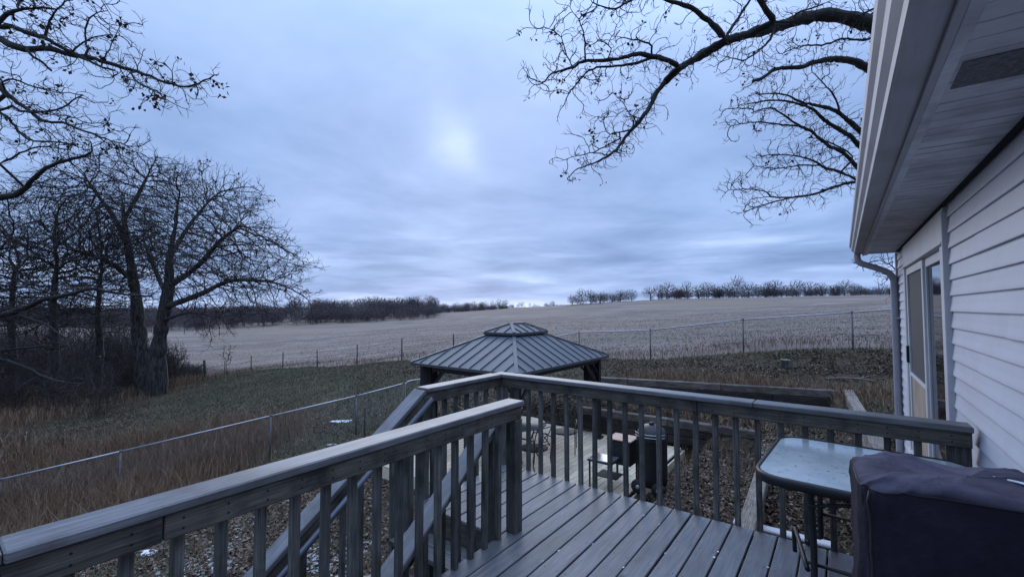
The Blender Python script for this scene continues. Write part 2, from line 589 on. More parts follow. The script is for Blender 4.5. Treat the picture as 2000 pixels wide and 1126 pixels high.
# ------------------------------------------------------------------ the lie of the land
CTRL = [  # x, y, z in metres, camera at the origin
    (0.0, 2.0, -1.66), (-3, 1.5, -1.80), (-3, 5, -1.86), (0.4, 6, -1.72), (3, 5.4, -1.5), (4, 3, -1.3), (7, 5, -0.6),
    (-2.6, 9.2, -1.88), (0, 9.2, -1.80), (-1.0, 12.0, -1.62), (0.2, 13.6, -1.25), (2.7, 13.8, -0.80), (5.5, 12.7, -0.50), (8.5, 11.6, -0.45),
    (7.2, 8.0, -0.52), (9.5, 8.0, -0.15), (12, 6, 0.25), (18, 10, 0.6),
    (10.7, 14, 0.26), (8.1, 15.6, 0.02), (5.4, 17.5, -0.42), (3.0, 20, -0.64), (-2.9, 22, -0.98), (-5.9, 24, -1.18), (-9.2, 26.5, -1.78),
    (-13.0, 30, -2.40), (-16.4, 32, -2.65), (-19.7, 34, -3.2), (-23.7, 37, -3.8), (-26, 38, -4.2), (-35, 45, -4.6),
    (-10.2, 11.6, -3.22), (-7.0, 12.9, -2.72), (-5.0, 14.4, -2.42), (-3.75, 15.5, -2.08), (-6, 7, -2.35), (-9, 5, -3.0), (-15, 9, -3.55),
    (-9.5, 20, -2.20), (-14, 20, -2.85), (-20.4, 25, -3.25), (-30, 28, -3.7), (-45, 30, -3.9), (-2, 18, -1.35),
    (-41, 60, -4.7), (-25, 60, -3.55), (-8, 70, -1.6), (14, 40, -0.25), (25, 30, 0.72), (18, 22, 0.62),
    (35, 110, 0.1), (52, 160, 2.3), (76, 220, 5.95), (120, 340, 3.5), (60, 75, 1.45), (120, 150, 4.3), (177, 220, 7.5), (280, 350, 6.2), (16, 230, 2.1), (15, 160, -0.2),
    (-92, 160, -5.9), (-37, 160, -4.0), (-15, 150, -1.9), (0, 240, 1.0), (-130, 165, -6.4), (-150, 260, -0.3), (-120, 330, 0.7), (-69, 300, -2.3),
    (-40, 350, -0.8), (0, 420, 1.4), (-250, 420, 2.0), (0, 900, -1.0), (-500, 760, -1.0), (500, 760, 1.0), (900, 900, 2.0), (-300, 200, -3), (330, 200, 8),
    (-60, 20, -4), (-40, -30, -3), (0, -12, -1.6), (40, -20, 0), (400, -200, 0), (-400, -200, -2), (0, -500, 0), (60, 20, 2.5), (-8, -4, -2.4),
]


def _q(x, y):
    r = np.sqrt(x * x + y * y)
    return np.stack([1.35 * np.arctan2(x, y), np.log(np.maximum(r, 2.0))], -1)


_c = np.array(CTRL, float)
_cq = _q(_c[:, 0], _c[:, 1])


def _phi(d):
    return np.sqrt(d * d + 0.012) * d * d * 0 + np.sqrt(d * d + 0.004)


_d = np.linalg.norm(_cq[:, None] - _cq[None], axis=-1)
_n = len(_c)
_K = np.zeros((_n + 1, _n + 1))
_K[:_n, :_n] = _phi(_d) - 0.006 * np.eye(_n)
_K[_n, :_n] = 1
_K[:_n, _n] = 1
_w = np.linalg.solve(_K, np.append(_c[:, 2], 0))

BACK0, BACK1, BACK2 = np.array([2.2, 13.25]), np.array([8.0, 11.1]), np.array([4.9, 6.35])
IN0, IN1, IN2 = np.array([1.75, 12.1]), np.array([5.45, 9.6]), np.array([2.75, 5.5])


def sstep(x, a, b):
    t = np.clip((x - a) / (b - a), 0, 1)
    return t * t * (3 - 2 * t)


def right_of(x, y, p, q):
    d = (q - p) / np.linalg.norm(q - p)
    return (x - p[0]) * d[1] - (y - p[1]) * d[0]


def vnoise(x, y, s, seed=0):
    """cheap smooth value noise"""
    xs, ys = x * s + seed * 17.3, y * s + seed * 9.1
    i, j = np.floor(xs).astype(np.int64), np.floor(ys).astype(np.int64)
    fx, fy = xs - i, ys - j
    fx, fy = fx * fx * (3 - 2 * fx), fy * fy * (3 - 2 * fy)

    def h(a, b):
        n = (a * 374761393 + b * 668265263 + seed * 1442695) & 0x7fffffff
        n = ((n ^ (n >> 13)) * 1274126177) & 0x7fffffff
        return ((n ^ (n >> 16)) & 0xffff) / 65535.0
    return (h(i, j) * (1 - fx) + h(i + 1, j) * fx) * (1 - fy) + (h(i, j + 1) * (1 - fx) + h(i + 1, j + 1) * fx) * fy


def height(x, y):
    x, y = np.asarray(x, float), np.asarray(y, float)
    sh = x.shape
    xf, yf = x.ravel(), y.ravel()
    out = np.empty(len(xf))
    for s in range(0, len(xf), 20000):
        q = _q(xf[s:s + 20000], yf[s:s + 20000])
        d = np.sqrt(((q[:, None] - _cq[None]) ** 2).sum(-1))
        out[s:s + 20000] = _phi(d) @ _w[:_n] + _w[_n]
    r = np.hypot(xf, yf)
    out += (vnoise(xf, yf, 0.9, 1) - 0.5) * 0.10 * sstep(r, 8, 14) + (vnoise(xf, yf, 0.22, 2) - 0.5) * 0.22 * sstep(r, 10, 18)
    out += (vnoise(xf, yf, 0.03, 3) - 0.5) * 0.9 * sstep(r, 60, 140)
    # the terraced beds behind the timber walls
    left = sstep(xf, -0.2, 2.2)
    ins = sstep(right_of(xf, yf, BACK0, BACK1), 0.0, 0.2) * sstep(right_of(xf, yf, BACK1, BACK2), 0.0, 0.2) * left * (r < 16)
    out = out * (1 - ins) + np.minimum(out, -1.02 + (vnoise(xf, yf, 1.5, 5) - 0.5) * 0.06) * ins
    ins2 = sstep(right_of(xf, yf, IN0, IN1), 0.0, 0.2) * sstep(right_of(xf, yf, IN1, IN2), 0.0, 0.2) * left * (r < 16)
    out = out * (1 - ins2) + np.minimum(out, -1.45 + (vnoise(xf, yf, 1.5, 6) - 0.5) * 0.06) * ins2
    u, v = xf * CA - yf * SA, xf * SA + yf * CA
    pl = sstep(u, -8.9, -8.2) * (1 - sstep(u, -2.9, -2.35)) * sstep(v, 5.0, 5.8) * (1 - sstep(v, 10.85, 11.4))
    return (out * (1 - pl) + np.minimum(out, -1.80) * pl).reshape(sh)


def gz(x, y):
    return float(height(np.array([x]), np.array([y]))[0])


FENCE_FIELD = np.array([(-300, 130), (-60, 62), (-34, 44), (-26, 38), (-23.7, 37), (-19.7, 34), (-16.4, 32), (-13, 30), (-9.2, 26.5), (-5.9, 24), (-2.9, 22), (3.0, 20),
                        (5.4, 17.7), (8.1, 15.8), (10.7, 14.2), (16, 11), (40, 2), (400, -100)], float)


def beyond_fence(x, y):
    return y - np.interp(x, FENCE_FIELD[:, 0], FENCE_FIELD[:, 1])


def leafy(x, y):
    """how thick the fallen leaves lie: near the deck and platform, in the beds, in bands on the lawn"""
    d = np.hypot(x - 0.5, y - 8.0)
    k = 1 - sstep(d, 4.0, 9.5)
    k = np.maximum(k, (1 - sstep(np.hypot(x + 4.2, y - 9.6), 2.2, 5.2)) * 0.9)
    k = np.maximum(k, sstep(vnoise(x, y, 0.33, 8) + 0.12 * vnoise(x, y, 1.4, 9), 0.55, 0.85) * 0.75)
    k = np.maximum(k, 0.8 * sstep(-np.abs(beyond_fence(x, y) + 2.0) + 2.2, 0, 1.2) * (x > 2))
    return np.clip(np.maximum(k, 0.34 * vnoise(x, y, 0.6, 14) + 0.06), 0, 1)


def dry(x, y):
    """tall dry weeds: the left hollow by the fence and the slope on the right"""
    a = sstep(-x, 6.0, 8.6) * (1 - sstep(y, 14.5, 18.0)) * sstep(y, 5, 8)
    b = sstep(x, 2.5, 5.0) * sstep(y, 9, 12) * (1 - sstep(beyond_fence(x, y), -5.5, -3.2)) * 0.85
    c = sstep(-x, 18, 24) * (1 - sstep(beyond_fence(x, y), 2, 6))
    return np.clip(np.maximum(np.maximum(a, b), c) * (0.55 + 0.7 * vnoise(x, y, 0.5, 12)), 0, 1)


def build_ground():
    az = np.concatenate([np.linspace(-math.pi, -1.15, 40)[:-1], np.linspace(-1.15, 1.15, 600), np.linspace(1.15, math.pi, 40)[1:]])
    rr = np.concatenate([[0.3], np.exp(np.linspace(math.log(2.0), math.log(60), 250)), np.exp(np.linspace(math.log(60), math.log(2500), 110))[1:]])
    Az, R = np.meshgrid(az, rr)
    X, Y = R * np.sin(Az), R * np.cos(Az)
    Z = height(X, Y)
    nr, na = X.shape
    V = np.stack([X, Y, Z], -1).reshape(-1, 3)
    i = (np.arange(nr - 1)[:, None] * na + np.arange(na - 1)[None]).ravel()
    Fc = np.stack([i, i + 1, i + na + 1, i + na], -1)[:, ::-1]
    cx, cy = V[Fc, 0].mean(1), V[Fc, 1].mean(1)
    isf = beyond_fence(cx, cy) > 0
    for nm, sel in (('lawn', ~isf), ('stubble_field', isf)):
        f = Fc[sel]
        used, inv = np.unique(f, return_inverse=True)
        me = np_mesh(nm, V[used], inv.reshape(f.shape), None, True)
        x, y = V[used, 0], V[used, 1]
        for an, fn in (('leafy', leafy), ('dry', dry)):
            a = me.attributes.new(an, 'FLOAT', 'POINT')
            a.data.foreach_set('value', fn(x, y).astype(np.float32))
        me.materials.append(lawn_mat() if nm == 'lawn' else field_mat())
        o = link(nm, me)
        tag(o, 'dull green and leaf strewn yard sloping away below the deck' if nm == 'lawn' else 'pale harvested crop field rolling up to the wooded ridge',
            'lawn' if nm == 'lawn' else 'field', kind='structure')


def _mixc(N, L, fac, a, b):
    mx = N.new('ShaderNodeMix')
    mx.data_type = 'RGBA'
    for s, v in ((0, fac), (6, a), (7, b)):
        if isinstance(v, (tuple, float)):
            mx.inputs[s].default_value = (*v, 1) if isinstance(v, tuple) else v
        else:
            L.new(v, mx.inputs[s])
    return mx.outputs[2]


def _noise(N, L, vec, sc, det=5.0, ro=0.6):
    n = N.new('ShaderNodeTexNoise')
    n.inputs['Scale'].default_value = sc
    n.inputs['Detail'].default_value = det
    n.inputs['Roughness'].default_value = ro
    L.new(vec, n.inputs['Vector'])
    return n.outputs['Fac']


def _rampf(N, L, f, a, b):
    mr = N.new('ShaderNodeMapRange')
    mr.inputs[1].default_value, mr.inputs[2].default_value = a, b
    L.new(f, mr.inputs[0])
    return mr.outputs[0]


def lawn_mat():
    m, N, L, P = _nodes('lawn_soil_and_grass')
    pos = N.new('ShaderNodeNewGeometry').outputs['Position']
    g = _mixc(N, L, _rampf(N, L, _noise(N, L, pos, 0.5), 0.35, 0.65), (0.078, 0.080, 0.046), (0.135, 0.112, 0.074))
    g = _mixc(N, L, _rampf(N, L, _noise(N, L, pos, 9.0), 0.4, 0.62), g, (0.050, 0.046, 0.034))
    lf = N.new('ShaderNodeAttribute')
    lf.attribute_name = 'leafy'
    lcol = _mixc(N, L, _rampf(N, L, _noise(N, L, pos, 14.0, 3.0), 0.35, 0.65), (0.030, 0.023, 0.018), (0.085, 0.062, 0.046))
    g = _mixc(N, L, lf.outputs['Fac'], g, lcol)
    dr = N.new('ShaderNodeAttribute')
    dr.attribute_name = 'dry'
    dcol = _mixc(N, L, _rampf(N, L, _noise(N, L, pos, 5.0), 0.3, 0.7), (0.085, 0.055, 0.036), (0.160, 0.105, 0.064))
    g = _mixc(N, L, dr.outputs['Fac'], g, dcol)
    L.new(g, P.inputs['Base Color'])
    P.inputs['Roughness'].default_value = 0.95
    P.inputs['Specular IOR Level'].default_value = 0.15
    b = N.new('ShaderNodeBump')
    b.inputs['Strength'].default_value = 0.8
    b.inputs['Distance'].default_value = 0.05
    L.new(_noise(N, L, pos, 11.0), b.inputs['Height'])
    L.new(b.outputs[0], P.inputs['Normal'])
    return m


def field_mat():
    m, N, L, P = _nodes('field_stubble_soil')
    pos = N.new('ShaderNodeNewGeometry').outputs['Position']
    mp = N.new('ShaderNodeMapping')
    mp.inputs['Rotation'].default_value = (0, 0, math.radians(-14))
    mp.inputs['Scale'].default_value = (0.025, 0.55, 1)
    L.new(pos, mp.inputs['Vector'])
    rows = _noise(N, L, mp.outputs[0], 1.0, 4.0, 0.65)
    mp2 = N.new('ShaderNodeMapping')
    mp2.inputs['Rotation'].default_value = (0, 0, math.radians(-10))
    mp2.inputs['Scale'].default_value = (0.02, 0.14, 1)
    L.new(pos, mp2.inputs['Vector'])
    wide = _noise(N, L, mp2.outputs[0], 1.0, 3.0, 0.5)
    c = _mixc(N, L, _rampf(N, L, wide, 0.40, 0.60), (0.172, 0.136, 0.116), (0.275, 0.226, 0.200))
    c = _mixc(N, L, _rampf(N, L, rows, 0.48, 0.66), c, (0.142, 0.114, 0.092))
    c = _mixc(N, L, _rampf(N, L, _noise(N, L, pos, 1.6, 6.0, 0.7), 0.5, 0.72), c, (0.130, 0.102, 0.078))
    c = _mixc(N, L, _rampf(N, L, _noise(N, L, pos, 0.02, 3.0, 0.5), 0.4, 0.7), c, (0.215, 0.172, 0.132))
    dr = N.new('ShaderNodeAttribute')
    dr.attribute_name = 'dry'
    c = _mixc(N, L, dr.outputs['Fac'], c, (0.07, 0.05, 0.04))
    L.new(c, P.inputs['Base Color'])
    P.inputs['Roughness'].default_value = 0.95
    P.inputs['Specular IOR Level'].default_value = 0.1
    b = N.new('ShaderNodeBump')
    b.inputs['Strength'].default_value = 0.7
    b.inputs['Distance'].default_value = 0.12
    L.new(_noise(N, L, pos, 3.0, 6.0, 0.7), b.inputs['Height'])
    L.new(b.outputs[0], P.inputs['Normal'])
    return m


build_ground()

# ------------------------------------------------------------------ the house
WALL_U = 0.64
HOUSE_V0, HOUSE_V1 = -3.2, 8.22
DOOR0, DOOR1 = 4.50, 7.22          # outer edges of the door casing
EAVE_Z = 2.42
COURSE = 0.114


def build_house():
    T = Thing('house', 'house with pale lap siding, white gutter and sliding door at the right edge', 'house', (WALL_U, 2.5, -1.7))
    # lap siding courses, each tilted: proud at its lower edge
    def course_mesh(length):
        key = ('course', round(length, 3))
        if key not in _boxes:
            h, t0, t1, th = COURSE + 0.012, 0.0, 0.016, 0.004
            prof = [(-t1, 0), (-t1 + 0.002, -0.004), (0.004, 0.0), (0.004, h), (-0.0005, h), (-t1 * 0.55, COURSE * 0.45), (-t1 * 0.92, 0.014)]
            k = len(prof)
            v = [(x, s * length / 2, z) for s in (-1, 1) for (x, z) in prof]
            f = [(i, (i + 1) % k, k + (i + 1) % k, k + i) for i in range(k)] + [tuple(range(k))[::-1], tuple(range(k, 2 * k))]
            me = bpy.data.meshes.new('siding_course')
            me.from_pydata(v, [], f)
            me.materials.append(SIDING)
            _boxes[key] = me
        return _boxes[key]
    n = int((EAVE_Z + 1.7) / COURSE)
    for i in range(n):
        z = EAVE_Z - (i + 1) * COURSE
        sm = (1.1, 3.1, 2.2, 3.7, 1.7, 2.75)[i % 6]
        spans = [(HOUSE_V0, sm), (sm, DOOR0 - 0.015), (DOOR1 + 0.015, HOUSE_V1 - 0.06)] if z > -0.12 else [(HOUSE_V0, 2.2), (2.2, HOUSE_V1 - 0.06)]
        for a, b in spans:
            link('siding_course', course_mesh(b - a - 0.002), T.o, T.loc((WALL_U - (0.0022 if a == HOUSE_V0 else 0.0), (a + b) / 2, z + 0.001 * math.sin(i * 2.1 + a))), rot=(0.0006 * math.sin(i * 3.3), 0, 0.0007 * math.sin(i * 1.7 + b)))
    T.box('wall', (WALL_U + 0.11, (HOUSE_V0 + DOOR0) / 2, 0.36), (0.2, DOOR0 - HOUSE_V0, 4.12), SIDING, 0)
    T.box('wall', (WALL_U + 0.11, (DOOR1 + HOUSE_V1) / 2 - 0.02, 0.36), (0.2, HOUSE_V1 - DOOR1 - 0.05, 4.12), SIDING, 0)
    T.box('wall', (WALL_U + 0.112, (DOOR1 + DOOR0) / 2, -0.9), (0.2, DOOR1 - DOOR0 - 0.004, 1.56), SIDING, 0)
    T.box('end_wall', (WALL_U + 3.6, HOUSE_V1 - 0.10, 0.36), (6.8, 0.18, 4.12), SIDING, 0)
    T.box('corner_trim', (WALL_U - 0.008, HOUSE_V1 - 0.025, 0.36), (0.05, 0.07, 4.1), TRIM, 0.004)
    # roof above the eave
    T.beam('roof', (0.20, 2.51, EAVE_Z + 0.20), (4.4, 2.51, EAVE_Z + 1.95), 11.8, 0.06, SHINGLE, 0.0)
    # fascia, soffit panels
    T.box('fascia', (0.262, 2.51, EAVE_Z + 0.085), (0.022, 11.6, 0.20), GUTTER, 0.002)
    T.box('soffit_channel', (0.292, 2.51, EAVE_Z - 0.004), (0.036, 11.55, 0.012), SOFFIT, 0.002)
    T.box('soffit_joint', (0.2755, 2.51, EAVE_Z - 0.002), (0.004, 11.55, 0.010), CAULK, 0)
    pw = 0.30
    v = HOUSE_V0
    i = 0
    while v < HOUSE_V1:
        w = min(pw, HOUSE_V1 - v)
        p = T.box('soffit_panel', (0.475, v + w / 2, EAVE_Z + 0.006), (0.33, w - 0.003, 0.012), SOFFIT, 0.001)
        for k in (1, 2):
            T.box('panel_groove', (0.475, v + w * k / 3, EAVE_Z - 0.0008), (0.326, 0.006, 0.004), SOFFIT, 0, parent=p)
        if i in (3, 17):
            T.box('vent_strip', (0.475, v + w * 0.5, EAVE_Z - 0.002), (0.30, w * 0.72, 0.003), VENT, 0, parent=p)
        v += pw
        i += 1
    T.box('soffit_wall_joint', (WALL_U - 0.022, 2.3, EAVE_Z - 0.012), (0.022, 11.4, 0.02), CAULK, 0)
    # K-style gutter
    prof = [(0.250, 2.545), (0.250, 2.425), (0.165, 2.420), (0.155, 2.425), (0.150, 2.455), (0.128, 2.480), (0.122, 2.515), (0.105, 2.535), (0.100, 2.560), (0.106, 2.562),
            (0.112, 2.545), (0.130, 2.520), (0.136, 2.484), (0.158, 2.460), (0.165, 2.432), (0.243, 2.432), (0.243, 2.545)]
    k = len(prof)
    vs = [tuple(T.loc((u, vv, z))) for vv in (HOUSE_V0, HOUSE_V1 + 0.03) for (u, z) in prof]
    fs = [(a, (a + 1) % k, k + (a + 1) % k, k + a) for a in range(k)] + [tuple(range(k))[::-1], tuple(range(k, 2 * k))]
    me = bpy.data.meshes.new('gutter')
    me.from_pydata(vs, [], fs)
    g = link('gutter', me, T.o, mat=GUTTER)
    ec = [tuple(T.loc((u, HOUSE_V1 + 0.034, z))) for (u, z) in prof[:9]]
    me = bpy.data.meshes.new('gutter_end_cap')
    me.from_pydata(ec, [], [tuple(range(9))])
    link('gutter_end_cap', me, g, mat=GUTTER)
    # downspout: outlet, gooseneck back to the wall, long drop
    path = smooth_path([(0.19, HOUSE_V1 - 0.10, 2.43), (0.19, HOUSE_V1 - 0.10, 2.36), (0.22, HOUSE_V1 - 0.10, 2.29), (0.37, HOUSE_V1 - 0.10, 2.22), (0.52, HOUSE_V1 - 0.10, 2.14),
                        (0.578, HOUSE_V1 - 0.10, 2.04), (0.582, HOUSE_V1 - 0.10, 1.90), (0.582, HOUSE_V1 - 0.10, 0.2), (0.582, HOUSE_V1 - 0.10, -1.2)], 5)
    T.tube('downspout', path, 0.043, GUTTER, 10)
    for z in (1.5, 0.0):
        T.box('downspout_strap', (0.602, HOUSE_V1 - 0.10, z), (0.05, 0.125, 0.03), GUTTER, 0.003)
    # sliding patio door
    D0, D1 = DOOR0, DOOR1
    zt, zb = 2.13, -0.02
    door = T.box('sliding_door', (WALL_U + 0.055, (D0 + D1) / 2, (zt + zb) / 2), (0.05, D1 - D0 - 0.02, zt - zb), BLACK_MATT, 0)
    fx = WALL_U - 0.012
    T.box('header_board', (fx, (D0 + D1) / 2, 2.262), (0.045, D1 - D0, 0.245), TRIM, 0.004, parent=door)
    T.box('header_strip', (fx - 0.012, (D0 + D1) / 2, 2.128), (0.05, D1 - D0 - 0.02, 0.02), TRIM, 0.003, parent=door)
    for a, b in ((D0, D0 + 0.17), (D1 - 0.12, D1)):
        T.box('casing', (fx, (a + b) / 2, 1.03), (0.045, b - a - 0.001, 2.16), TRIM, 0.004, parent=door)
    T.box('casing_channel', (fx - 0.012, D0 - 0.008, 1.14), (0.04, 0.03, 2.42), TRIM, 0.003, parent=door)
    T.box('threshold', (fx - 0.01, (D0 + D1) / 2, -0.045), (0.08, D1 - D0, 0.045), TRIM, 0.003, parent=door)
    # fixed glass leaf (nearer), sliding leaf with screen and plywood (farther)
    m0, m1, m2 = D0 + 0.171, 5.80, D1 - 0.121
    for (a, b, off) in ((m0, m1, 0.018), (m1 - 0.05, m2, -0.002)):
        x = WALL_U + off
        for s0, s1 in ((a, a + 0.085), (b - 0.085, b)):
            T.box('door_stile', (x, (s0 + s1) / 2, (zt + zb) / 2 - 0.006), (0.035, s1 - s0, zt - zb - 0.03), TRIM, 0.004, parent=door)
        for z0, z1 in ((zb + 0.006, zb + 0.12), (zt - 0.10, zt - 0.02)):
            T.box('door_rail', (x, (a + b) / 2, (z0 + z1) / 2), (0.034, b - a - 0.172, z1 - z0), TRIM, 0.004, parent=door)
    T.box('glass_pane', (WALL_U + 0.022, (m0 + m1) / 2, (zt + zb) / 2), (0.012, m1 - m0 - 0.168, zt - zb - 0.19), GLASS_DOOR, 0, parent=door)
    T.box('insect_screen', (WALL_U + 0.002, (m1 - 0.05 + m2) / 2, 1.46), (0.006, m2 - m1 - 0.12, 1.14), SCREEN, 0, parent=door)
    T.box('middle_rail', (WALL_U - 0.003, (m1 - 0.05 + m2) / 2, 0.875), (0.034, m2 - m1 - 0.122, 0.035), TRIM, 0.003, parent=door)
    T.box('plywood_panel', (WALL_U + 0.001, (m1 - 0.05 + m2) / 2, 0.478), (0.012, m2 - m1 - 0.12, 0.755), PLY, 0.001, parent=door)
    T.box('door_handle', (WALL_U - 0.03, m2 - 0.045, 1.10), (0.03, 0.05, 0.20), BLACK, 0.006, parent=door)


build_house()


# ------------------------------------------------------------------ the deck
DV = 3.79        # far edge of the deck
DU0, DU1 = -1.975, 0.615
LU0, LV0 = -2.96, 2.60
PITCH_B = 0.148


def build_deck():
    T = Thing('wooden_deck', 'weathered grey plank deck in the foreground with landing', 'deck', (-0.7, 1.0, -1.66))
    r = random.Random(3)
    u = DU1 - 0.07
    i = 0
    while u > LU0 + 0.05:
        v0 = -2.6 if u > DU0 else LV0
        cuts = [v0, DV]
        if v0 < 0 and i % 3 == 1:
            cuts = [v0, r.uniform(0.2, 1.4), DV]
        for a, b in zip(cuts[:-1], cuts[1:]):
            ln = b - a - 0.003
            T.box('deck_board', (u + r.uniform(-0.0015, 0.0015), (a + b) / 2 + r.uniform(-0.004, 0.004), -0.014 + r.uniform(-0.0012, 0.0012)), (0.1375, ln, 0.028), WOOD_DECK, 0.004,
                  rot=(0, r.uniform(-0.004, 0.004), r.uniform(-0.0008, 0.0008)))
        u -= PITCH_B
        i += 1
    screw_mesh('screw_heads', T, [(DU1 - 0.07 - PITCH_B * k + du, -2.4 + 0.406 * j, 0.0012) for k in range(17) for j in range(16) for du in (-0.045, 0.045)], 'z', 0.004)
    # rim joists, joists, posts
    T.box('rim_joist', ((DU1 + LU0) / 2, DV - 0.025, -0.13), (DU1 - LU0 - 0.01, 0.038, 0.19), WOOD_RAIL_U)
    T.box('rim_joist', (DU0 + 0.02, 0.0, -0.13), (0.038, 5.15, 0.19), WOOD_RAIL)
    T.box('rim_joist', (LU0 + 0.02, (LV0 + DV) / 2 - 0.025, -0.13), (0.038, DV - LV0 - 0.06, 0.19), WOOD_RAIL)
    T.box('rim_joist', ((LU0 + DU0) / 2 + 0.02, LV0 + 0.02, -0.13), (DU0 - LU0 - 0.04, 0.038, 0.19), WOOD_RAIL_U)
    v = -2.4
    while v < DV - 0.2:
        T.box('joist', ((DU0 + DU1) / 2, v, -0.125), (DU1 - DU0 - 0.09, 0.038, 0.18), WOOD_RAIL_U, 0)
        v += 0.406
    for (u, v) in ((LU0 + 0.09, DV - 0.10), (LU0 + 0.09, LV0 + 0.10), (DU0 - 0.05, DV - 0.12), (-0.6, DV - 0.12), (0.45, DV - 0.12), (DU0 + 0.10, 1.2), (DU0 + 0.10, -1.5)):
        T.box('support_post', (u, v, -0.98), (0.09, 0.09, 1.5), WOOD_BAL)


def bal_mesh_part(T, u, v, z0, z1, r):
    T.box('baluster', (u, v, (z0 + z1) / 2), (0.038, 0.038, z1 - z0), WOOD_BAL, 0.003, rot=(r.uniform(-0.006, 0.006), r.uniform(-0.006, 0.006), r.uniform(-0.05, 0.05)))


def screw_mesh(name, T, pts, axis, r=0.0048):
    vs, fs = [], []
    for p in pts:
        q = T.loc(p)
        b = len(vs)
        for k in range(6):
            t = k * math.pi / 3
            c, s_ = r * math.cos(t), r * math.sin(t)
            vs.append(tuple(q + (Vector((c, 0, s_)) if axis == 'v' else Vector((0, c, s_)) if axis == 'u' else Vector((c, s_, 0)))))
        fs.append(tuple(range(b, b + 6)))
    me = bpy.data.meshes.new(name)
    me.from_pydata(vs, [], fs)
    o = link('screw_heads', me, T.o, mat=CAULK)
    tag(o, kind='stuff')


def build_railings():
    r = random.Random(5)
    zc = 0.95
    # far rail, across to the house
    T = Thing('deck_railing', 'long deck railing with flat cap running across to the house wall', 'railing', (-1.2, DV, 0))
    for a, b in ((LU0 - 0.06, -0.55), (-0.547, 0.60)):
        T.box('cap_rail', ((a + b) / 2, DV + 0.005, zc - 0.019), (b - a, 0.145, 0.038), WOOD_CAP_U, 0.006)
    for a, b in ((LU0 + 0.05, -0.95), (-0.946, 0.595)):
        T.box('top_board', ((a + b) / 2, DV - 0.025, zc - 0.0855), (b - a, 0.038, 0.092), WOOD_RAIL_U, 0.004)
    u = LU0 + 0.20
    while u < 0.56:
        bal_mesh_part(T, u, DV + 0.016, -0.20, zc - 0.042, r)
        u += 0.1485
    screw_mesh('screw_heads', T, [(LU0 + 0.20 + 0.1485 * k, DV - 0.0452, zc - 0.067 - dz) for k in range(23) for dz in (0.0, 0.036)], 'v')
    T.box('end_post', (0.555, DV + 0.042, 0.36), (0.085, 0.085, 1.09), WOOD_BAL)
    # short rail beside the landing
    T = Thing('deck_railing', 'short railing section from the corner post down to the stair head', 'railing', (LU0, 3.2, 0))
    T.box('cap_rail', (LU0 - 0.01, (LV0 + 0.09 + DV - 0.07) / 2, zc - 0.0195), (0.145, DV - 0.07 - LV0 - 0.09, 0.038), WOOD_CAP, 0.006)
    T.box('top_board', (LU0 + 0.025, (LV0 + 0.06 + DV - 0.047) / 2, zc - 0.0855), (0.038, DV - 0.047 - LV0 - 0.06, 0.092), WOOD_RAIL, 0.004)
    v = LV0 + 0.22
    while v < DV - 0.1:
        bal_mesh_part(T, LU0 - 0.016, v, -0.20, zc - 0.042, r)
        v += 0.1485
    T.box('corner_post', (LU0 + 0.012, DV + 0.012, 0.36), (0.10, 0.085, 1.09), WOOD_BAL)
    T.box('newel_post', (LU0 - 0.015, LV0 + 0.10, 0.355), (0.088, 0.088, 1.10), WOOD_BAL)
    # near rail, running past the camera on the left
    T = Thing('deck_railing', 'near railing with wide weathered cap running out of the lower left', 'railing', (DU0, 0.5, 0))
    e = 2.78
    for a, b in ((-2.4, 0.18), (0.183, e)):
        T.box('cap_rail', (DU0 - 0.045, (a + b) / 2, zc - 0.019), (0.15, b - a, 0.038), WOOD_CAP, 0.006)
    for a, b in ((-2.4, 0.56), (0.565, e - 0.02)):
        T.box('top_board', (DU0 + 0.0, (a + b) / 2, zc - 0.0855), (0.038, b - a, 0.092), WOOD_RAIL, 0.004)
    v = -2.2
    while v < e - 0.14:
        bal_mesh_part(T, DU0 - 0.041, v, -0.20, zc - 0.042, r)
        v += 0.1485
    screw_mesh('screw_heads', T, [(DU0 + 0.0200, -2.2 + 0.1485 * k, zc - 0.067 - dz) for k in range(33) for dz in (0.0, 0.036)], 'u')
    T.box('end_post', (DU0 - 0.018, e - 0.065, 0.408), (0.088, 0.088, 0.818), WOOD_BAL)


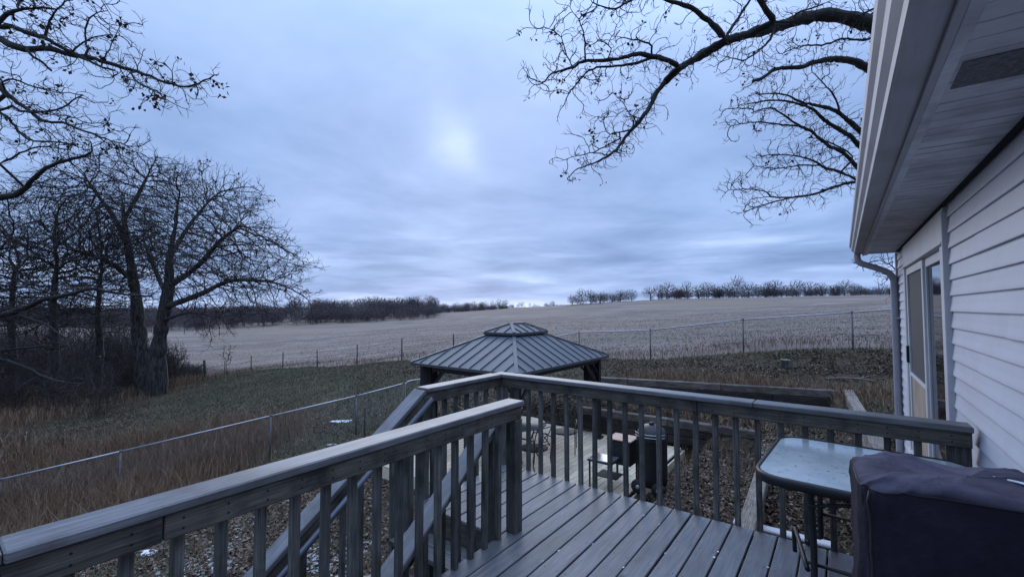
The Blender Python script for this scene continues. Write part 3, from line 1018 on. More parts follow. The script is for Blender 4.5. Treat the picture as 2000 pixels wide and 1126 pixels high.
def build_stairs():
    T = Thing('deck_stairs', 'wooden stairs going down to the yard beside the near railing', 'stairs', (-2.5, 0.8, -1.75))
    slope = 0.70
    run, rise = 0.262, 0.262 * 0.70
    r = random.Random(9)
    u0, u1 = -2.93, -2.07
    n = 9
    for i in range(n):
        v1 = LV0 - 0.01 - i * run
        z = -(i + 1) * rise
        for k in (0, 1):
            T.box('tread', ((u0 + u1) / 2, v1 - 0.068 - k * 0.140, z - 0.019), (u1 - u0, 0.134, 0.038), WOOD_CAP_U, 0.004)
    vb = LV0 - n * run
    for u in (u0 + 0.022, u1 - 0.022):
        T.beam('stringer', (u, LV0 - 0.06, -0.30), (u, vb - 0.0, -0.30 - slope * (LV0 - 0.06 - vb)), 0.036, 0.24, WOOD_RAIL)
    vt = LV0 + 0.07
    L = n * run + 0.05
    for (u, up, nm) in ((LU0 - 0.012, 0.925, 'outer'), (-2.115, 0.83, 'inner')):
        T.beam('stair_cap', (u, vt, up), (u, vt - L, up - slope * L), 0.145, 0.038, WOOD_CAP, 0.006)
        bu = u + (0.035 if nm == 'outer' else -0.035)
        T.beam('stair_board', (bu, vt, up - 0.075), (bu, vt - L, up - 0.075 - slope * L), 0.036, 0.092, WOOD_RAIL)
        v = vt - 0.14
        while v > vt - L + 0.1:
            zc = up - slope * (vt - v)
            bal_mesh_part(T, u - (0.005 if nm == 'outer' else -0.005), v, zc - 1.10, zc - 0.04, r)
            v -= 0.1485
        for dv in (0.06, 1.15, 2.26):
            zc = up - slope * dv
            T.box('stair_post', (u - 0.04 * (1 if nm == 'outer' else -1), vt - dv - 0.05, zc - 0.66), (0.086, 0.086, 1.18), WOOD_BAL)
    # round metal handrail on brackets inside the outer rail
    hu = LU0 + 0.115
    p0, p1 = (hu, vt + 0.02, 0.865), (hu, vt - L + 0.1, 0.865 - slope * (L - 0.08))
    T.tube('handrail', [p0, p1], 0.022, HANDRAIL, 10)
    for t in (0.08, 0.4, 0.75):
        p = Vector(p0).lerp(Vector(p1), t)
        T.tube('handrail_bracket', [p + Vector((0, 0, -0.015)), p + Vector((-0.03, 0, -0.05)), p + Vector((-0.075, 0, -0.05))], 0.008, HANDRAIL, 6)


build_deck()
build_railings()
build_stairs()


# ------------------------------------------------------------------ things on the deck
def rounded_rect(a, b, r, n=6):
    pts = []
    for cx, cy, a0 in ((a - r, b - r, 0), (-a + r, b - r, 90), (-a + r, -b + r, 180), (a - r, -b + r, 270)):
        for k in range(n + 1):
            t = math.radians(a0 + 90 * k / n)
            pts.append((cx + r * math.cos(t), cy + r * math.sin(t)))
    return pts


def glass_top_mat():
    m, N, L, P = _nodes('textured_glass_top')
    tc = N.new('ShaderNodeTexCoord')
    n = _noise(N, L, tc.outputs['Object'], 5.0, 5.0)
    c = _mixc(N, L, _rampf(N, L, n, 0.35, 0.7), (0.27, 0.33, 0.34), (0.40, 0.44, 0.44))
    c = _mixc(N, L, _rampf(N, L, _noise(N, L, tc.outputs['Object'], 38.0, 3.0), 0.62, 0.72), c, (0.10, 0.11, 0.10))
    L.new(c, P.inputs['Base Color'])
    P.inputs['Specular IOR Level'].default_value = 0.85
    mr = N.new('ShaderNodeMapRange')
    mr.inputs[3].default_value, mr.inputs[4].default_value = 0.06, 0.24
    L.new(n, mr.inputs[0])
    L.new(mr.outputs[0], P.inputs['Roughness'])
    b = N.new('ShaderNodeBump')
    b.inputs['Strength'].default_value = 0.12
    b.inputs['Distance'].default_value = 0.003
    L.new(_noise(N, L, tc.outputs['Object'], 70.0, 2.0), b.inputs['Height'])
    L.new(b.outputs[0], P.inputs['Normal'])
    return m


def build_table():
    T = Thing('patio_table', 'glass topped patio table with rounded black frame on the deck', 'table', (0.075, 3.235, 0), turn=math.radians(-3))
    a, b, zt = 0.46, 0.46, 0.745
    pts = rounded_rect(a, b, 0.13)
    v = [(x, y, zt) for x, y in pts] + [(x, y, zt - 0.008) for x, y in pts]
    k = len(pts)
    me = bpy.data.meshes.new('glass_top')
    me.from_pydata(v, [], [tuple(range(k)), tuple(range(k, 2 * k))[::-1]] + [(i, k + i, k + (i + 1) % k, (i + 1) % k) for i in range(k)])
    link('glass_top', me, T.o, mat=glass_top_mat())
    # frame: swept band round the glass
    out = rounded_rect(a + 0.022, b + 0.022, 0.15)
    inn = rounded_rect(a - 0.012, b - 0.012, 0.12)
    lay = [(out, zt - 0.045), (out, zt - 0.002), (rounded_rect(a + 0.012, b + 0.012, 0.142), zt + 0.006), (rounded_rect(a + 0.001, b + 0.001, 0.131), zt + 0.004), (inn, zt - 0.012), (inn, zt - 0.045)]
    vs, fs = [], []
    for ps, z in lay:
        vs += [(x, y, z) for x, y in ps]
    nl = len(lay)
    for j in range(nl):
        for i in range(k):
            i2, j2 = (i + 1) % k, (j + 1) % nl
            fs.append((j * k + i, j * k + i2, j2 * k + i2, j2 * k + i))
    me = bpy.data.meshes.new('table_frame')
    me.from_pydata(vs, [], fs)
    for p in me.polygons:
        p.use_smooth = True
    link('table_frame', me, T.o, mat=BLACK)
    # bent tube legs: down from the frame, knee, out to a splayed foot
    for sx in (-1, 1):
        for sy in (-1, 1):
            pts = smooth_path([(sx * (a - 0.05) * 0.62, sy * (b - 0.07), zt - 0.03), (sx * (a - 0.05) * 0.60, sy * (b - 0.09), 0.45), (sx * (a - 0.05) * 0.60, sy * (b - 0.10), 0.26),
                               (sx * (a - 0.05) * 0.62, sy * (b - 0.02), 0.12), (sx * a * 0.66, sy * (b + 0.12), 0.05), (sx * a * 0.74, sy * (b + (0.34 if sy < 0 else 0.05)), 0.016)], 5)
            if sx < 0 and sy < 0:               # the leg nearest the camera sweeps well forward
                pts = smooth_path([(-0.22, -0.36, zt - 0.03), (-0.21, -0.37, 0.45), (-0.21, -0.39, 0.22), (-0.22, -0.45, 0.11), (-0.24, -0.62, 0.05), (-0.27, -0.86, 0.018)], 5)
            link('leg', tube_mesh('leg', pts, 0.017, 8, BLACK), T.o)
    for sy in (-1, 1):
        link('leg_brace', tube_mesh('leg_brace', [(-0.24, sy * (b - 0.10), 0.30), (0.24, sy * (b - 0.10), 0.30)], 0.010, 6, BLACK), T.o)
        link('top_brace', tube_mesh('top_brace', smooth_path([(-0.23, sy * (b - 0.08), 0.60), (0, sy * (b - 0.08), 0.655), (0.23, sy * (b - 0.08), 0.60)], 5), 0.009, 6, BLACK), T.o)
    # low footrest bar sticking out towards the railing
    link('foot_bar', tube_mesh('foot_bar', smooth_path([(-0.24, -b + 0.10, 0.26), (-0.33, 0.0, 0.27), (-0.36, 0.10, 0.26), (-0.36, 0.11, 0.12)], 4), 0.013, 7, BLACK), T.o)


def build_grill_cover():
    T = Thing('covered_grill', 'barbecue grill under a dark dusty cloth cover in the lower right', 'grill', (0.305, 1.9, 0), turn=math.radians(5))
    m, N, L, P = _nodes('dark_cover_cloth')
    tc = N.new('ShaderNodeTexCoord')
    o = tc.outputs['Object']
    c = _mixc(N, L, _rampf(N, L, _noise(N, L, o, 9.0, 6.0, 0.7), 0.3, 0.75), (0.012, 0.0095, 0.016), (0.026, 0.020, 0.033))  # near-black base: the eave's shade on the sides is put into the colour
    geo = N.new('ShaderNodeNewGeometry')
    # dust settled on faces that look up
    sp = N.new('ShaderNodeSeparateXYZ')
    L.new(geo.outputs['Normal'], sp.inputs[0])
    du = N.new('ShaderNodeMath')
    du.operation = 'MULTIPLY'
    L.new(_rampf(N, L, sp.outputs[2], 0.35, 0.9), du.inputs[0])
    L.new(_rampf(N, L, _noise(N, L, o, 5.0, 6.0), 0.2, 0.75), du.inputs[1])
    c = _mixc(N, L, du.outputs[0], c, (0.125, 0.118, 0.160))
    c = _mixc(N, L, _rampf(N, L, _noise(N, L, o, 55.0, 2.0), 0.72, 0.78), c, (0.06, 0.05, 0.05))
    L.new(c, P.inputs['Base Color'])
    P.inputs['Roughness'].default_value = 0.85
    P.inputs['Specular IOR Level'].default_value = 0.15
    b = N.new('ShaderNodeBump')
    b.inputs['Strength'].default_value = 0.5
    b.inputs['Distance'].default_value = 0.012
    L.new(_noise(N, L, o, 26.0, 5.0), b.inputs['Height'])
    L.new(b.outputs[0], P.inputs['Normal'])
    # draped shape: rings of a rounded box from hem to crown with folds
    nu, rows = 220, 44
    cx, cy = 0.0, 0.0
    vs, fs = [], []
    r = random.Random(4)
    ph = [r.uniform(0, 6.28) for _ in range(8)]
    def ringat(a, b, z, rr, t, oy=0.0, ox=0.0):
        pts = []
        for i in range(nu):
            th = 2 * math.pi * i / nu
            c_, s_ = math.cos(th), math.sin(th)
            e = rr
            x = a * (abs(c_) ** e) * (1 if c_ >= 0 else -1)
            y = b * (abs(s_) ** e) * (1 if s_ >= 0 else -1)
            fold = 0.010 * t * (math.sin(5 * th + ph[0] + z * 3) + 0.7 * math.sin(9 * th + ph[1] - z * 4) + 0.4 * math.sin(17 * th + ph[2] + z * 7))
            n = Vector((c_, s_, 0))
            zz = z - 0.22 * max(0.0, x - 0.10) ** 1.5 * (z > 1.0) + 0.008 * (1 - t) * (math.sin(6 * x / 0.3 + ph[3]) * math.cos(4 * y / 0.2 + ph[4]))
            pts.append((x + ox + n.x * fold, y + oy + n.y * fold, zz))
        return pts
    prof = []
    for i in range(30):                      # skirt
        s = i / 29
        prof.append((0.290 - 0.006 * s, 0.25 - 0.065 * s, 0.06 + 1.04 * s, 0.20 + 0.05 * s, 0.8 - 0.5 * s, 0.06 * s))
    for i in range(1, 15):                   # rounded crown of the lid
        s = i / 14
        k = math.cos(s * math.pi / 2)
        prof.append((0.284 * k ** 0.4 if s < 1 else 0.006, 0.185 * k ** 0.4 if s < 1 else 0.004, 1.10 + 0.035 * math.sin(s * math.pi / 2), 0.25 + 0.2 * s, 0.3 * (1 - s), 0.06))
    for (a, b_, z, rr, t, oy) in prof:
        vs += ringat(a, b_, z, rr, t, oy)
    for j in range(len(prof) - 1):
        for i in range(nu):
            i2 = (i + 1) % nu
            fs.append((j * nu + i, j * nu + i2, (j + 1) * nu + i2, (j + 1) * nu + i))
    from mathutils import noise as mn
    nv = []
    for (x, y, z) in vs:
        p = Vector((x, y, z))
        top = 1.0 if z > 1.04 else 0.55
        big = mn.noise(Vector((x * 4, y * 5, z * 3)) + Vector((3, 1, 7))) * 0.012
        cr = (1 - abs(mn.noise(Vector((x * 6 + z * 5, y * 8, z * 4 - x * 4)) + Vector((9, 4, 2))))) ** 6 * 0.013
        cr += (1 - abs(mn.noise(Vector((x * 11 - z * 6, y * 12, z * 7 + x * 5)) + Vector((1, 8, 5))))) ** 8 * 0.008
        o_ = Vector((x, y - 0.06, 0)).normalized() if z < 1.06 else Vector((x * 0.6, (y - 0.06) * 0.6, 0.9)).normalized()
        nv.append(tuple(p + o_ * (big + cr - 0.010) * top))
    vs = nv
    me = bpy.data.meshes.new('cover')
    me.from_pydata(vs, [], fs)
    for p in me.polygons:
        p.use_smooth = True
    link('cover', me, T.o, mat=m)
    # welted seams up the corners and round the crown
    for sx in (-1, 1):
        idx = [j for j in range(0, 30)]
        kcol = int(nu * (0.625 if sx < 0 else 0.875))
        pts = [Vector(vs[j * nu + kcol]) * 1.0 + Vector((0.004 * sx, -0.004, 0)) for j in idx]
        link('seam', tube_mesh('seam', pts, 0.0035, 5, BLACK_MATT), T.o)
    pts = [Vector(vs[30 * nu + i]) + Vector((0, 0, 0.0)) for i in range(int(nu * 0.5), nu, 2)]
    link('seam', tube_mesh('seam', pts, 0.003, 5, BLACK_MATT), T.o)
    # legs of the grill under the hem
    for su in (-0.22, 0.22):
        for sv in (-0.16, 0.16):
            link('leg', tube_mesh('leg', [(su, sv, 0.0), (su, sv, 0.10)], 0.018, 8, BLACK), T.o)
    # streak of bird lime on the top
    me = blob_mesh('bird_dropping', 0.055, 0.010, 0.004, SNOW, 3)
    ob = link('bird_dropping', me, T.o, loc=(0.12, 0.07, 1.128), rot=(0, 0, -0.6))


def blob_mesh(name, a, b, h, mat, seed, n=26):
    r = random.Random(seed)
    ph = [r.uniform(0, 6.28) for _ in range(4)]
    v = []
    for s, z in ((1.0, 0.0), (0.86, h * 0.6), (0.5, h), (0.02, h * 1.05)):
        for i in range(n):
            t = 2 * math.pi * i / n
            k = 1 + 0.22 * math.sin(2 * t + ph[0]) + 0.16 * math.sin(3 * t + ph[1]) + 0.12 * math.sin(5 * t + ph[2]) + 0.08 * math.sin(9 * t + ph[3])
            v.append((a * s * k * math.cos(t), b * s * k * math.sin(t), z))
    f = [(j * n + i, j * n + (i + 1) % n, (j + 1) * n + (i + 1) % n, (j + 1) * n + i) for j in range(3) for i in range(n)]
    f.append(tuple(range(n))[::-1])
    f.append(tuple(range(3 * n, 4 * n)))
    me = bpy.data.meshes.new(name)
    me.from_pydata(v, [], f)
    for p in me.polygons:
        p.use_smooth = True
    me.materials.append(mat)
    return me


build_table()
build_grill_cover()


# ------------------------------------------------------------------ gazebo, platform and what stands there
PZ = -1.60
GU, GV = -6.20, 8.55
GA, GB = 1.43, 1.98


def roof_face(T, c, ex, ey, half, half_in, d, d_in, z0, z1, pitch, tier):
    """one slope of a hipped roof cut into standing-seam panels; ex along the eave, ey outwards"""
    c, ex, ey = Vector(c), Vector(ex), Vector(ey)

    def pt(s, t, up=0.0):
        w = half + (half_in - half) * t
        return c + ex * s + ey * (d + (d_in - d) * t) + Vector((0, 0, z0 + (z1 - z0) * t + up))

    def tmax(s):
        a = abs(s)
        return 1.0 if a <= half_in else max(0.0, (half - a) / (half - half_in))
    n = max(3, int(round(2 * half / pitch)))
    xs = [-half + 2 * half * i / n for i in range(n + 1)]
    for i in range(n):
        s0, s1 = xs[i], xs[i + 1]
        br = sorted(set([s0, s1] + [b for b in (-half_in, half_in) if s0 < b < s1]))
        low = [pt(s0 + 0.004, 0), pt(s1 - 0.004, 0)]
        top = [pt(min(max(s, s0 + 0.004), s1 - 0.004), tmax(s)) for s in reversed(br)]
        poly = low + top
        q = []
        for p in poly:
            if not q or (p - q[-1]).length > 1e-3:
                q.append(p)
        if (q[0] - q[-1]).length < 1e-3:
            q.pop()
        if len(q) < 3:
            continue
        k = len(q)
        nrm = (q[1] - q[0]).cross(q[2] - q[0]).normalized()
        vs = [tuple(T.loc(p)) for p in q] + [tuple(T.loc(p - nrm * 0.008)) for p in q]
        fs = [tuple(range(k)), tuple(range(k, 2 * k))[::-1]] + [(a, k + a, k + (a + 1) % k, (a + 1) % k) for a in range(k)]
        me = bpy.data.meshes.new('roof_panel')
        me.from_pydata(vs, [], fs)
        pn = link('roof_panel', me, T.o, mat=ROOF_M)
        if i > 0 and tmax(s0) > 0.04:
            T.beam('seam_rib', pt(s0, 0.0, 0.010), pt(s0, tmax(s0) * 0.985, 0.010), 0.016, 0.024, SEAM_M, 0.003, up=nrm, parent=pn)


def build_gazebo():
    T = Thing('gazebo', 'hardtop gazebo with two tiered grey standing seam metal roof', 'gazebo', (GU, GV, PZ))
    def tier(a, b, ai, bi, z0, z1, pitch, k):
        C = (GU, GV, 0)
        roof_face(T, C, (1, 0, 0), (0, -1, 0), a, ai, b, bi, z0, z1, pitch, k)
        roof_face(T, C, (-1, 0, 0), (0, 1, 0), a, ai, b, bi, z0, z1, pitch, k)
        roof_face(T, C, (0, 1, 0), (1, 0, 0), b, bi, a, ai, z0, z1, pitch, k)
        roof_face(T, C, (0, -1, 0), (-1, 0, 0), b, bi, a, ai, z0, z1, pitch, k)
        for sx in (-1, 1):
            for sy in (-1, 1):
                T.beam('hip_cap', (GU + sx * a, GV + sy * b, z0 + 0.014), (GU + sx * ai, GV + sy * bi, z1 + 0.014), 0.075, 0.016, ROOF_M, 0.003)
        for s in (-1, 1):
            T.box('eave_trim', (GU, GV + s * (b + 0.006), z0 - 0.03), (2 * a + 0.024, 0.024, 0.055), SEAM_M, 0.003)
            T.box('eave_trim', (GU + s * (a + 0.006), GV, z0 - 0.03), (0.024, 2 * b - 0.016, 0.055), SEAM_M, 0.003)
    tier(GA, GB, 0.36, 0.60, 0.45, 1.03, 0.30, 0)
    tier(0.43, 0.68, 0.02, 0.25, 1.09, 1.275, 0.30, 1)
    T.box('ridge_cap', (GU, GV, 1.285), (0.10, 0.56, 0.02), ROOF_M, 0.003)
    for s in (-1, 1):
        T.box('vent_wall', (GU + s * 0.36, GV, 1.04), (0.012, 1.19, 0.13), GAZ, 0)
        T.box('vent_wall', (GU, GV + s * 0.60, 1.04), (0.705, 0.012, 0.13), GAZ, 0)
        T.box('beam', (GU, GV + s * (GB - 0.20), 0.345), (2 * GA - 0.28, 0.08, 0.14), GAZ)
        T.box('beam', (GU + s * (GA - 0.20), GV, 0.344), (0.08, 2 * GB - 0.492, 0.138), GAZ)
    for sx in (-1, 1):
        for sy in (-1, 1):
            u, v = GU + sx * (GA - 0.20), GV + sy * (GB - 0.20)
            T.box('post', (u, v, (PZ + 0.40) / 2), (0.115, 0.115, 0.40 - PZ), GAZ)
            T.box('post_foot', (u, v, PZ + 0.025), (0.19, 0.19, 0.05), GAZ)
            for du, dv in ((-sx, 0), (0, -sy)):
                # knee brace with a second bar crossing it
                T.beam('knee_brace', (u + du * 0.04, v + dv * 0.04, -0.30), (u + du * 0.62, v + dv * 0.62, 0.29), 0.05, 0.05, GAZ)
                T.beam('knee_brace', (u + du * 0.05, v + dv * 0.05, 0.02), (u + du * 0.30, v + dv * 0.30, 0.28), 0.04, 0.04, GAZ)
    # gathered curtain, tied at the middle, on the left front post; short gathered ones on the others
    def curtain(u, v, z0, z1, r0, tie, seed):
        r = random.Random(seed)
        vs, fs = [], []
        n, rows = 40, 26
        for j in range(rows):
            s = j / (rows - 1)
            z = z0 + (z1 - z0) * s
            pinch = 1 - 0.45 * math.exp(-((z - tie) / 0.13) ** 2)
            for i in range(n):
                t = 2 * math.pi * i / n
                rr = r0 * pinch * (1 + 0.13 * math.sin(11 * t + 2 * s) + 0.07 * math.sin(6 * t + 5 * s))
                vs.append(tuple(T.loc((u + rr * math.cos(t), v + rr * math.sin(t) * 1.25, z))))
        for j in range(rows - 1):
            for i in range(n):
                fs.append((j * n + i, j * n + (i + 1) % n, (j + 1) * n + (i + 1) % n, (j + 1) * n + i))
        me = bpy.data.meshes.new('curtain')
        me.from_pydata(vs, [], fs)
        for p in me.polygons:
            p.use_smooth = True
        link('curtain', me, T.o, mat=CURTAIN)
    curtain(GU - GA + 0.20, GV - GB + 0.40, PZ + 0.15, 0.36, 0.13, -0.25, 1)
    curtain(GU - GA + 0.36, GV - GB + 0.22, PZ + 0.15, 0.36, 0.11, -0.25, 2)
    curtain(GU + GA - 0.36, GV + GB - 0.36, -0.32, 0.36, 0.12, -0.9, 3)


def build_platform():
    T = Thing('patio_platform', 'low pale plank platform under the gazebo', 'platform', (-5.6, 8.3, PZ - 0.2))
    r = random.Random(8)
    u0, u1, v0, v1 = -8.05, -2.98, 5.9, 10.75
    u = u0 + 0.07
    while u < u1 - 0.03:
        a = v0
        cuts = [v0, v0 + r.uniform(1.8, 3.2), v1]
        for a, b in zip(cuts[:-1], cuts[1:]):
            T.box('platform_board', (u, (a + b) / 2, PZ - 0.019 + r.uniform(-0.001, 0.001)), (0.134, round(b - a - 0.004, 2), 0.038), WOOD_NEW, 0.004)
        u += 0.142
    for uu in (u0 + 0.02, u1 - 0.04):
        T.box('platform_rim', (uu, (v0 + v1) / 2, PZ - 0.15), (0.04, v1 - v0 - 0.02, 0.22), WOOD_NEW)
    for vv in (v0 + 0.02, v1 - 0.03):
        T.box('platform_rim', ((u0 + u1) / 2 - 0.01, vv, PZ - 0.15), (u1 - u0 - 0.12, 0.04, 0.22), WOOD_NEW)


def patio_chair(label, u, v, turn):
    T = Thing('patio_chair', label, 'chair', (u, v, PZ), 'wrought iron chairs under the gazebo', turn)
    o = T.o
    w, d = 0.25, 0.24
    for sx in (-1, 1):
        link('leg', tube_mesh('leg', smooth_path([(sx * w, d, 0.0), (sx * w, d - 0.02, 0.2), (sx * w, d, 0.43)], 4), 0.012, 6, BLACK), o)
        link('leg', tube_mesh('leg', smooth_path([(sx * w, -d - 0.05, 0.0), (sx * w, -d + 0.02, 0.22), (sx * w, -d, 0.43)], 4), 0.012, 6, BLACK), o)
        link('armrest', tube_mesh('armrest', smooth_path([(sx * w, -d, 0.66), (sx * (w + 0.03), 0.0, 0.67), (sx * (w + 0.02), d, 0.64), (sx * w, d + 0.03, 0.56), (sx * w, d, 0.43)], 5), 0.012, 6, BLACK), o)
    seat = lathe('seat', [(0.27, 0.42), (0.285, 0.43), (0.285, 0.445), (0.26, 0.45), (0.02, 0.438)], 20, BLACK_MATT)
    link('seat', seat, o)
    fr = smooth_path([(-w, -d, 0.43), (-w - 0.01, -d - 0.05, 0.75), (-w * 0.7, -d - 0.09, 0.95), (0, -d - 0.10, 1.0), (w * 0.7, -d - 0.09, 0.95), (w + 0.01, -d - 0.05, 0.75), (w, -d, 0.43)], 6)
    link('back_frame', tube_mesh('back_frame', fr, 0.013, 6, BLACK), o)
    for k, (a, b) in enumerate((((-0.2, 0.5), (0.18, 0.9)), ((0.2, 0.5), (-0.18, 0.9)))):
        link('back_scroll', tube_mesh('back_scroll', smooth_path([(a[0], -d - 0.01, a[1]), (a[0] * 0.4, -d - 0.05, 0.62), (0, -d - 0.06, 0.70), (b[0] * 0.6, -d - 0.075, 0.78), (b[0], -d - 0.08, b[1])], 5), 0.010, 6, BLACK), o)
    ring = [(0.085 * math.cos(t), -d - 0.06, 0.70 + 0.085 * math.sin(t)) for t in np.linspace(0, 2 * math.pi, 17)]
    link('back_ring', tube_mesh('back_ring', ring, 0.009, 6, BLACK), o)
    for z in (0.55, 0.88):
        link('back_bar', tube_mesh('back_bar', [(-0.24, -d - 0.045, z), (0.24, -d - 0.045, z)], 0.009, 6, BLACK), o)


def build_patio_set():
    T = Thing('dining_table', 'dark round metal table under the gazebo roof', 'table', (-5.75, 8.0, PZ))
    link('table_top', lathe('table_top', [(0.56, 0.70), (0.60, 0.705), (0.61, 0.72), (0.595, 0.735), (0.02, 0.737)], 32, M('grey_table_top', (0.10, 0.11, 0.13), (0.07, 0.075, 0.09), 8.0, rough=0.4, rand=0.0)), T.o)
    for k in range(4):
        t = math.radians(45 + 90 * k)
        c, s = math.cos(t), math.sin(t)
        link('leg', tube_mesh('leg', smooth_path([(0.42 * c, 0.42 * s, 0.70), (0.30 * c, 0.30 * s, 0.45), (0.28 * c, 0.28 * s, 0.25), (0.44 * c, 0.44 * s, 0.0)], 5), 0.014, 6, BLACK), T.o)
    link('leg_ring', tube_mesh('leg_ring', [(0.285 * math.cos(t), 0.285 * math.sin(t), 0.30) for t in np.linspace(0, 2 * math.pi, 21)], 0.009, 6, BLACK), T.o)
    patio_chair('black wrought iron chair beyond the round table, seen through the long railing', -5.15, 8.95, math.radians(205))
    patio_chair('black wrought iron chair on the near side of the gazebo, behind the near railing', -5.95, 7.0, math.radians(15))
    patio_chair('black wrought iron chair just right of the near railing end post', -5.05, 7.55, math.radians(80))


def build_smoker():
    T = Thing('smoker_grill', 'black smoker grill with rust stained flat lid and side shelf', 'grill', (-3.1, 7.9, PZ))
    o = T.o
    # upright drum with domed lid, at the right
    dr = link('drum', lathe('drum', [(0.20, 0.12), (0.25, 0.16), (0.26, 0.30), (0.26, 0.88), (0.265, 0.90), (0.25, 0.92)], 28, BLACK_MATT), o, (0.32, 0.02, 0))
    ld = link('lid', lathe('lid', [(0.268, 0.90), (0.27, 0.93), (0.262, 1.0), (0.22, 1.10), (0.14, 1.16), (0.03, 1.18)], 28, BLACK), o, (0.32, 0.02, 0))
    for z in (1.0, 1.05):
        link('lid_handle', tube_mesh('lid_handle', [(0.285 * math.cos(t) * (1.1 - z * 0.09), 0.285 * math.sin(t) * (1.1 - z * 0.09), z) for t in np.linspace(-2.6, -0.4, 13)], 0.008, 6, GALV), ld)
    link('vent_cap', lathe('vent_cap', [(0.03, 1.17), (0.045, 1.18), (0.045, 1.21), (0.02, 1.22)], 14, BLACK), ld)
    for (x, y) in ((0.15, -0.22), (0.50, -0.20)):
        wheel = lathe('wheel', [(0.02, -0.03), (0.11, -0.03), (0.125, -0.015), (0.125, 0.015), (0.11, 0.03), (0.02, 0.03)], 20, BLACK_MATT)
        wo = link('wheel', wheel, o, (x, y, 0.127), rot=(math.pi / 2, 0, 0))
        link('wheel_hub', lathe('wheel_hub', [(0.01, -0.035), (0.035, -0.034), (0.035, 0.034), (0.01, 0.035)], 12, GALV), wo)
    # fire box with flat lid
    T.box('fire_box', (-3.32, 7.92, PZ + 0.62), (0.44, 0.40, 0.42), BLACK, 0.012)
    T.box('flat_lid', (-3.32, 7.92, PZ + 0.848), (0.47, 0.43, 0.022), COPPER, 0.005)
    T.box('box_door', (-3.32, 7.712, PZ + 0.60), (0.30, 0.012, 0.24), BLACK_MATT, 0.004)
    for (du, dv) in ((-0.19, -0.17), (-0.19, 0.17), (0.19, 0.17)):
        T.box('leg', (-3.32 + du, 7.92 + dv, PZ + 0.205), (0.035, 0.035, 0.41), BLACK)
    # side shelf in front, on two legs, with a lower tray
    T.box('side_shelf', (-3.50, 7.48, PZ + 0.56), (0.44, 0.36, 0.02), STEEL, 0.004)
    T.box('shelf_frame', (-3.50, 7.48, PZ + 0.535), (0.47, 0.39, 0.028), BLACK, 0.004)
    T.box('lower_tray', (-3.44, 7.56, PZ + 0.26), (0.40, 0.34, 0.018), BLACK_MATT, 0.004)
    for du in (-0.20, 0.20):
        T.box('shelf_leg', (-3.50 + du, 7.32, PZ + 0.26), (0.028, 0.028, 0.52), BLACK)


build_gazebo()
build_platform()
build_patio_set()
build_smoker()


# ------------------------------------------------------------------ timber walls of the beds
def timber_wall(name, label, p, q, top, courses, h, depth, mat, cat='retaining wall', seed=0, ln=2.4, top_mat=None):
    p, q = Vector((*p, 0)), Vector((*q, 0))
    d = q - p
    r = random.Random(seed)
    root = link(name, None, loc=(p.x, p.y, top - courses * h), rot=(0, 0, math.atan2(d.y, d.x)))
    tag(root, label, cat)
    L = d.length
    for c in range(courses):
        x = 0.0
        first = True
        while x < L - 0.05:
            l = ln * (0.5 if (first and c % 2) else 1.0)
            l = min(l, L - x)
            if L - x - l < 0.4:
                l = L - x
            me = box_mesh((round(l - 0.008, 3), depth, h - 0.006), top_mat if (top_mat and c == courses - 1) else mat, 0.014)
            link('timber', me, root, (x + l / 2, r.uniform(-0.012, 0.012), (c + 0.5) * h + r.uniform(-0.004, 0.004)), rot=(r.uniform(-0.01, 0.01), 0, r.uniform(-0.004, 0.004)))
            x += l
            first = False
    return root


TIE_PALE_X = M('pale_timber_long', (0.34, 0.29, 0.24), (0.19, 0.155, 0.125), 3.0, (1.2, 9, 9), 0.85, 0.6, stain=(0.12, 0.10, 0.085), stain_scale=2.5, stain_amt=0.6, rand=0.15, dist=0.012, grain=0.65)
TIE_TOP = M('weathered_tie', (0.20, 0.17, 0.145), (0.045, 0.036, 0.030), 3.0, (1.2, 9, 9), 0.85, 0.6, stain=(0.03, 0.024, 0.02), stain_scale=2.5, stain_amt=0.7, rand=0.3, dist=0.012, grain=0.5)
timber_wall('retaining_wall', 'dark railroad tie wall along the back of the upper bed', (2.2, 13.28), (8.05, 11.02), -0.38, 4, 0.19, 0.20, TIE_DARK, seed=1, top_mat=TIE_TOP)
timber_wall('retaining_wall', 'pale topped timber wall closing the upper bed towards the house', (8.12, 10.86), (4.9, 5.9), -0.33, 4, 0.19, 0.20, TIE_PALE_X, seed=2)
timber_wall('retaining_wall', 'low dark tie wall between the two gravel beds', (1.75, 12.12), (5.35, 9.68), -0.99, 3, 0.18, 0.20, TIE_DARK, seed=3, top_mat=TIE_TOP)
timber_wall('garden_edging', 'pale weathered timber edging beside the leaf strewn bed', (5.50, 9.52), (2.72, 5.36), -1.0, 3, 0.18, 0.20, TIE_PALE_X, 'edging', seed=4)
p0, p1 = on_z(1432, 1013, -1.18), on_z(1575, 1048, -1.18)
T0 = timber_wall('plank', 'long whitish plank lying beyond the deck edge', (p0.x, p0.y), (p1.x + 0.25, p1.y - 0.18), -1.18, 1, 0.05, 0.14, TRIM, 'plank', seed=5, ln=3.0)


# ------------------------------------------------------------------ fences
def tube_between(name, parent, p, q, r, mat, sides=6, origin=Vector((0, 0, 0))):
    return link(name, tube_mesh(name, [Vector(p) - origin, Vector(q) - origin], r, sides, mat), parent)


